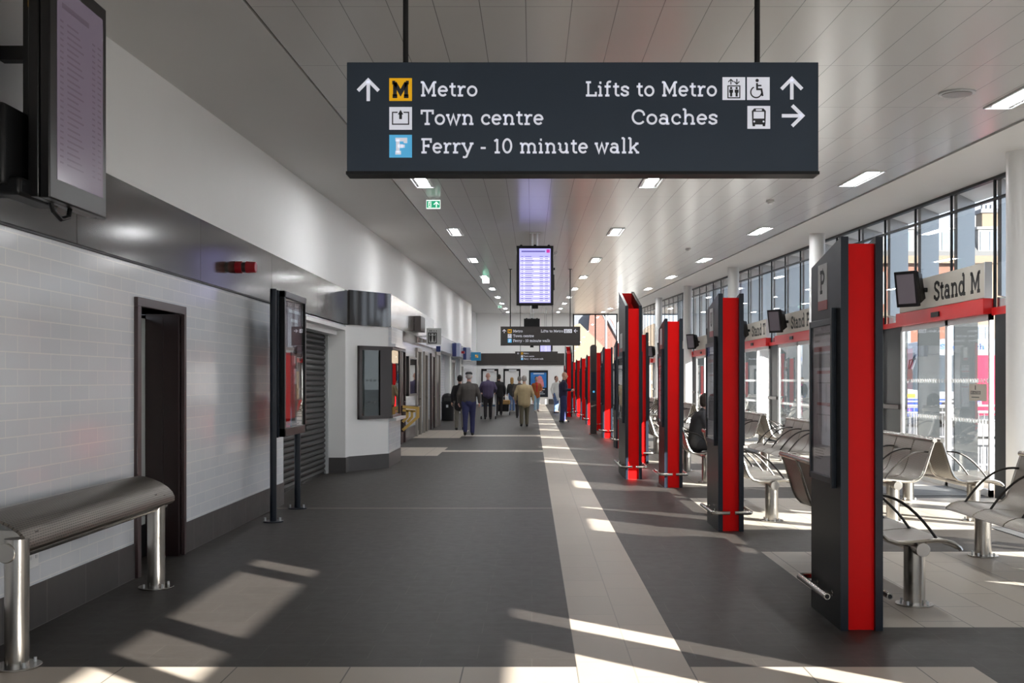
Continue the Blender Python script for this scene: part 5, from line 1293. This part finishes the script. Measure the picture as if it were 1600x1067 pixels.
# brick terrace with mansard roof
Yb = 82.0
root = empty('brick_terrace', (30, Yb, 0), 0, 'long red brick terrace with grey mansard roof and white dormers beyond the bus yard', 'building')
def rb(mb, nm, mats, parent=None, **kw):
    for v in mb.bm.verts: v.co -= Vector(root.location)
    o = mb.build(nm, mats, root, **kw)
    if parent: o.parent = parent
    return o
bx0, bx1 = 14.0, 46.0
mb = MB(); mb.box(bx0, bx1, Yb, Yb + 10, -.1, 10.2); rb(mb, 'wall', 'brick')
mb = MB(); mb.box(bx0 - .2, bx1 + .2, Yb - .5, Yb + 10, 10.2, 10.75); mb.box(bx0, bx1, Yb - .15, Yb + .05, 6.3, 6.6); rb(mb, 'cornice', 'stone')
mb = MB(); mb.box(32.2, 38.6, Yb - .35, Yb + .1, 0, 10.25); rb(mb, 'stone_bay', 'stone')
mb = MB(); mb.prism([(Yb - .3, 10.75), (Yb + .9, 13.1), (Yb + 8, 13.1), (Yb + 10, 10.75)], 'x', bx0, bx1); rb(mb, 'roof', 'slate')
for i in range(16):
    x = bx0 + 1.2 + i * 1.98
    for z0, z1 in ((3.2, 5.6), (7.2, 9.6)):
        if x + 1.1 > bx1: continue
        yy = Yb - (.36 if 32.2 < x + .5 < 38.6 else 0)
        mb = MB(); mb.box(x, x + 1.15, yy - .06, yy + .02, z0, z1); f_ = rb(mb, 'window', 'ext_white')
        mb = MB(); mb.box(x + .1, x + .53, yy - .08, yy - .05, z0 + .1, z0 + 1.15); mb.box(x + .62, x + 1.05, yy - .08, yy - .05, z0 + .1, z0 + 1.15); mb.box(x + .1, x + .53, yy - .08, yy - .05, z0 + 1.25, z1 - .1); mb.box(x + .62, x + 1.05, yy - .08, yy - .05, z0 + 1.25, z1 - .1); rb(mb, 'pane', 'win_glass', f_)
for i in range(9):
    x = bx0 + 1.5 + i * 3.55
    mb = MB(); mb.box(x, x + 2.3, Yb - .1, Yb + 1.2, 10.95, 12.75); mb.box(x - .12, x + 2.42, Yb - .22, Yb + 1.3, 12.75, 12.95); d_ = rb(mb, 'dormer', 'ext_white')
    mb = MB()
    for j in range(3): mb.box(x + .15 + j * .70, x + .72 + j * .70, Yb - .13, Yb - .09, 11.2, 12.6)
    rb(mb, 'pane', 'win_glass', d_)
for x in (16.5, 25.2, 34.4, 43.0):
    mb = MB(); mb.box(x, x + 1.5, Yb + 2, Yb + 3.2, 13.0, 14.3); c_ = rb(mb, 'chimney', 'stone'); mb = MB(); mb.box(x - .12, x + 1.62, Yb + 1.9, Yb + 3.3, 14.3, 14.62); rb(mb, 'chimney_cap', 'dark_slate', c_)
    for j in range(4):
        mb = MB(); mb.cyl((x + .25 + j * .34, Yb + 2.6, 14.62), (x + .25 + j * .34, Yb + 2.6, 15.0), .1, n=10); rb(mb, 'chimney_pot', 'dark_slate', c_)
mb = MB(); mb.cyl((36.2, Yb + 2.6, 14.5), (36.2, Yb + 2.6, 18.2), .03, n=6); mb.cyl((31.3, Yb + 2.6, 13), (31.3, Yb + 2.6, 17.4), .03, n=6); mb.cyl((31.3, Yb + 2.6, 17.0), (33.1, Yb + 2.6, 17.0), .02, n=6); rb(mb, 'aerial', 'dark_slate')
# sandstone gable and brown brick block beyond the end glazing
Yg = 78.0
root = empty('sandstone_building', (3, Yg, 0), 0, 'sunlit sandstone building with sloping gable beyond the end glass', 'building')
mb = MB(); mb.prism([(-6, -.1), (8.2, -.1), (8.2, 3.0), (5.6, 3.4), (3.40, 5.55), (2.4, 5.2), (-6, 4.9)], 'y', Yg, Yg + 5); rb(mb, 'wall', 'stone')
mb = MB(); mb.box(2.2, 8.2, Yg - .15, Yg, 1.25, 1.5); rb(mb, 'string_course', 'ext_white')
for x in (2.7, 3.8, 4.8):
    mb = MB(); mb.box(x, x + .5, Yg - .06, Yg + .02, -.05, 1.9); rb(mb, 'window', 'ext_white')
Yg = 104.0
root = empty('brown_brick_building', (8, Yg + 12, 0), 0, 'brown brick block with steep gable behind the sandstone wall', 'building')
mb = MB(); mb.prism([(5.4, 0), (9.2, 0), (9.2, 5.6), (8.4, 7.6), (7.0, 9.4), (6.0, 8.2)], 'y', Yg + 10, Yg + 18); rb(mb, 'wall', 'brown_brick')
mb = MB(); mb.prism([(9.1, 5.4), (9.5, 5.2), (7.05, 9.9), (6.9, 9.4)], 'y', Yg + 9.8, Yg + 18.2); rb(mb, 'roof', 'dark_slate')
mb = MB(); mb.prism([(3.0, 7.0), (5.9, 5.4), (6.6, 8.6), (3.0, 8.9)], 'y', Yg + 11, Yg + 18); rb(mb, 'side_roof', 'dark_slate')
root = empty('street_lamp', (5.05, 75.0, 0), 0, 'white lamp post with forked arms outside the end glass', 'lamp post')
mb = MB(); mb.cyl((0, 0, 0), (0, 0, 6.1), .10, .07, n=14); mb.build('pole', 'ext_white', root)
for sx in (-1, 1):
    mb = MB(); mb.tube([(0, 0, 5.5), (sx * .12, 0, 5.8), (sx * .34, 0, 6.2)], .045, 10); mb.build('arm', 'ext_white', root)
M['sticker_blue'] = mat('sticker_blue', (.10, .09, .62), .4, var=.02)
# single-decker bus nosing in towards the stands
def bus(x0, yb, L, Hh, label, name='bus'):
    root = empty(name, (x0 + L / 2, yb + 1.25, -.06), 0, label, 'bus', 'buses in the yard')
    lx = x0 - root.location.x; W = 2.5
    y0, y1 = -W / 2, W / 2
    side = [(lx + .55, .35), (lx + L, .35), (lx + L, Hh), (lx + 1.5, Hh), (lx + .95, Hh - .1), (lx + .55, Hh - .55), (lx + .1, 1.35), (lx, .9), (lx + .05, .35)]
    mb = MB(); mb.prism(side, 'y', y0, y1); mb.build('body', 'bus_white', root, bevel=.06)
    mb = MB(); mb.box(lx + 1.1, lx + L - .2, y0 - .012, y0 + .01, 1.2, 2.42); mb.build('side_glazing', 'bus_glass', root)
    mb = MB(); mb.hexa([(lx + .09, y0 + .1, 1.35), (lx + .52, y0 + .1, 2.5), (lx + .54, y0 + .1, 2.5), (lx + .11, y0 + .1, 1.35), (lx + .09, y1 - .1, 1.35), (lx + .52, y1 - .1, 2.5), (lx + .54, y1 - .1, 2.5), (lx + .11, y1 - .1, 1.35)]); mb.hexa([(lx + .2, y0 - .012, 1.3), (lx + 1.0, y0 - .012, 1.2), (lx + 1.0, y0 + .01, 1.2), (lx + .2, y0 + .01, 1.3), (lx + .62, y0 - .012, 2.45), (lx + 1.0, y0 - .012, 2.5), (lx + 1.0, y0 + .01, 2.5), (lx + .62, y0 + .01, 2.45)]); mb.build('windscreen', 'bus_glass', root)
    mb = MB(); mb.box(lx + 2.6, lx + 3.25, y0 - .016, y0 + .01, .4, 2.42); mb.build('red_panel', 'bus_red', root)  # pylon's reflection in the door glass, painted onto the bus side
    mb = MB(); mb.box(lx + .15, lx + 2.6, y0 - .014, y0 + .01, .36, .95); mb.box(lx + 3.6, lx + L - .2, y0 - .014, y0 + .01, .36, .8); mb.build('lower_panel', 'bus_blue', root)
    mb = MB(); mb.box(lx + 3.35, lx + 3.95, y0 - .02, y0 + .01, .45, 2.3); d_ = mb.build('door', 'bus_glass', root); mb = MB(); mb.box(lx + 3.32, lx + 3.38, y0 - .026, y0, .45, 2.35); mb.box(lx + 3.92, lx + 3.98, y0 - .026, y0, .45, 2.35); q = mb.build('door_frame', 'alu', root); q.parent = d_
    for x in (1.75, L - 2.2):
        mb = MB(); mb.cyl((lx + x, y0 - .03, .48), (lx + x, y0 + .3, .48), .48, n=28); w_ = mb.build('wheel', 'black', root); mb = MB(); mb.cyl((lx + x, y0 - .045, .48), (lx + x, y0 - .02, .48), .24, n=20); q = mb.build('hub', 'alu', root); q.parent = w_
    fr = frame((0, y0 - .01, 0), (1, 0, 0), (0, 0, 1))
    mb = MB(); text(mb, 'Stagecoach', fr, lx + 1.34, Hh - .36, .18, 1.5, .16, .004, 0); stroke(mb, [(lx + 1.08 + .12 * math.cos(a), Hh - .28 + .12 * math.sin(a)) for a in [math.radians(-140 + i * 22) for i in range(14)]], .075, fr, .004, 0); mb.build('lettering', 'bus_letter', root)
    mb = MB(); rect(mb, fr, lx + 2.42, lx + 2.72, .70, .96, .012, 0); rect(mb, fr, lx + 2.44, lx + 2.70, .72, .94, .002, 1, .012); wheelchair(mb, fr, lx + 2.57, .83, .19, 0, .002, .014); mb.build('accessibility_sticker', ['white', 'sticker_blue'], root)
    mb = MB(); mb.box(lx + .2, lx + .5, y0 - .02, y0, 1.0, 1.12); mb.box(lx + 4.1, lx + 4.35, y0 - .02, y0, 1.0, 1.25); mb.build('marker_lamp', 'yellow', root)
    mb = MB(); mb.tube([(lx + .5, y0 - .02, 2.3), (lx + .25, y0 - .2, 2.25), (lx + .2, y0 - .22, 1.95)], .025, 8); mb.box(lx + .1, lx + .3, y0 - .3, y0 - .16, 1.55, 1.95); mb.build('mirror', 'black', root)
bus(12.4, 37.0, 10.5, 2.98, 'white single-decker bus with blue lettering, nosed in outside the nearest glass door')
bus(12.8, 58.5, 10.5, 3.0, 'second white bus farther along the yard')
# small car
root = empty('car', (10.4, 41.5 + 0, -.06), 0, 'magenta-red car parked in the yard seen through the third door', 'car')
mb = MB(); mb.prism([(-2.0, .25), (2.0, .25), (2.05, .75), (1.3, .95), (.75, 1.42), (-1.0, 1.45), (-1.75, 1.0), (-2.05, .85)], 'y', -.8, .8); mb.build('body', 'car_pink', root, bevel=.1)
mb = MB(); mb.prism([(1.1, .97), (.7, 1.36), (-.95, 1.38), (-1.5, 1.0)], 'y', -.81, .81); mb.build('side_window', 'bus_glass', root)
for x in (-1.25, 1.25):
    for y in (-.82, .6):
        mb = MB(); mb.cyl((x, y, .31), (x, y + .22, .31), .31, n=22); mb.build('wheel', 'black', root)
root = None
# white guard rails dividing the stands
M['rail_white'] = mat('white_rail_paint', (.24, .24, .25), .35, var=.02)
def rail(x0, x1, y, label):
    r = empty('guard_rail', (x0, y, 0), 0, label, 'railing', 'white guard rails between the stands')
    L = x1 - x0
    mb = MB(); mb.cyl((0, 0, 1.0), (L, 0, 1.0), .025, n=10); mb.cyl((0, 0, .86), (L, 0, .86), .018, n=8); mb.cyl((0, 0, .14), (L, 0, .14), .02, n=8); mb.build('rails', 'rail_white', r)
    for x in (0, L / 2, L):
        mb = MB(); mb.cyl((x, 0, -.06), (x, 0, 1.0), .03, n=10); mb.build('post', 'rail_white', r)
    mb = MB()
    for i in range(1, int(L / .115)):
        mb.cyl((i * .115, 0, .14), (i * .115, 0, .86), .009, n=6)
    mb.build('infill_bars', 'rail_white', r)
for k in range(0, 6):
    y = 17.9 + 4.43 * k
    rail(7.0, 10.4, y, 'white barred guard rail between bus stands, %s outside the doors' % ORD[k])
root = empty('stand_plinth', (8.1, 19.0, 0), 0, 'white boxed stand barrier with orange reflector outside the nearest door', 'barrier')
mb = MB(); mb.box(-.5, .6, 0, .25, -.06, .82); mb.build('body', 'rail_white', root, bevel=.01); mb = MB(); mb.box(.28, .42, -.015, .0, .62, .74); mb.build('reflector', 'orange', root); mb = MB(); mb.box(-.5, .6, -.01, .0, .52, .54); mb.build('groove', 'frame', root)

# ------------------------------------------------------------------ light, sky, camera
w = bpy.data.worlds.new('sky'); SC.world = w; w.use_nodes = True
nt = w.node_tree; nt.nodes.clear()
out = nt.nodes.new('ShaderNodeOutputWorld'); bg = nt.nodes.new('ShaderNodeBackground'); tc = nt.nodes.new('ShaderNodeTexCoord'); sx = nt.nodes.new('ShaderNodeSeparateXYZ')
nt.links.new(tc.outputs['Generated'], sx.inputs[0])
rp = nt.nodes.new('ShaderNodeValToRGB'); nt.links.new(sx.outputs['Z'], rp.inputs['Fac'])
e = rp.color_ramp.elements; e[0].position = 0.; e[0].color = (.80, .86, .95, 1); e[1].position = .6; e[1].color = (.30, .47, .80, 1)
mp = nt.nodes.new('ShaderNodeMapping'); mp.inputs['Scale'].default_value = (1, 1, 2.6); nt.links.new(tc.outputs['Generated'], mp.inputs['Vector'])
nz = nt.nodes.new('ShaderNodeTexNoise'); nz.inputs['Scale'].default_value = 3.2; nz.inputs['Detail'].default_value = 6.; nt.links.new(mp.outputs[0], nz.inputs['Vector'])
cr = nt.nodes.new('ShaderNodeValToRGB'); cr.color_ramp.elements[0].position = .45; cr.color_ramp.elements[1].position = .68; nt.links.new(nz.outputs['Fac'], cr.inputs['Fac'])
mx = nt.nodes.new('ShaderNodeMix'); mx.data_type = 'RGBA'; mx.inputs['B'].default_value = (.95, .96, .98, 1)
nt.links.new(cr.outputs['Color'], mx.inputs['Factor']); nt.links.new(rp.outputs['Color'], mx.inputs['A']); nt.links.new(mx.outputs['Result'], bg.inputs['Color'])
bg.inputs['Strength'].default_value = SKY
nt.links.new(bg.outputs[0], out.inputs['Surface'])
sun = bpy.data.lights.new('sun', 'SUN'); sun.energy = SUN; sun.angle = math.radians(.28); sun.color = (1., .965, .91)
so = bpy.data.objects.new('sun', sun); COL.objects.link(so)
el_ = math.atan(.29); hx, hy = .74, -.673
dirv = Vector((hx * math.cos(el_), hy * math.cos(el_), math.sin(el_)))
so.rotation_euler = dirv.to_track_quat('Z', 'Y').to_euler(); so.location = (20, -10, 12)
cam = bpy.data.cameras.new('camera'); co = bpy.data.objects.new('camera', cam); COL.objects.link(co)
co.location = (0, 0, CAM_H); co.rotation_euler = (PI / 2, 0, 0)
cam.sensor_width = 36.; cam.lens = 36. * 1718 / 1600; cam.shift_x = -31 / 1600.; cam.shift_y = 60.5 / 1600.; cam.clip_start = .05; cam.clip_end = 500
SC.camera = co
SC.view_settings.view_transform = 'Standard'; SC.view_settings.look = 'None'; SC.view_settings.gamma = 1.; SC.view_settings.use_curve_mapping = False
SC.view_settings.exposure = EXPOSURE
SC.cycles.use_denoising = True
SC.cycles.max_bounces = 10; SC.cycles.diffuse_bounces = 5; SC.cycles.glossy_bounces = 4; SC.cycles.transparent_max_bounces = 16
SC.cycles.sample_clamp_indirect = 8.
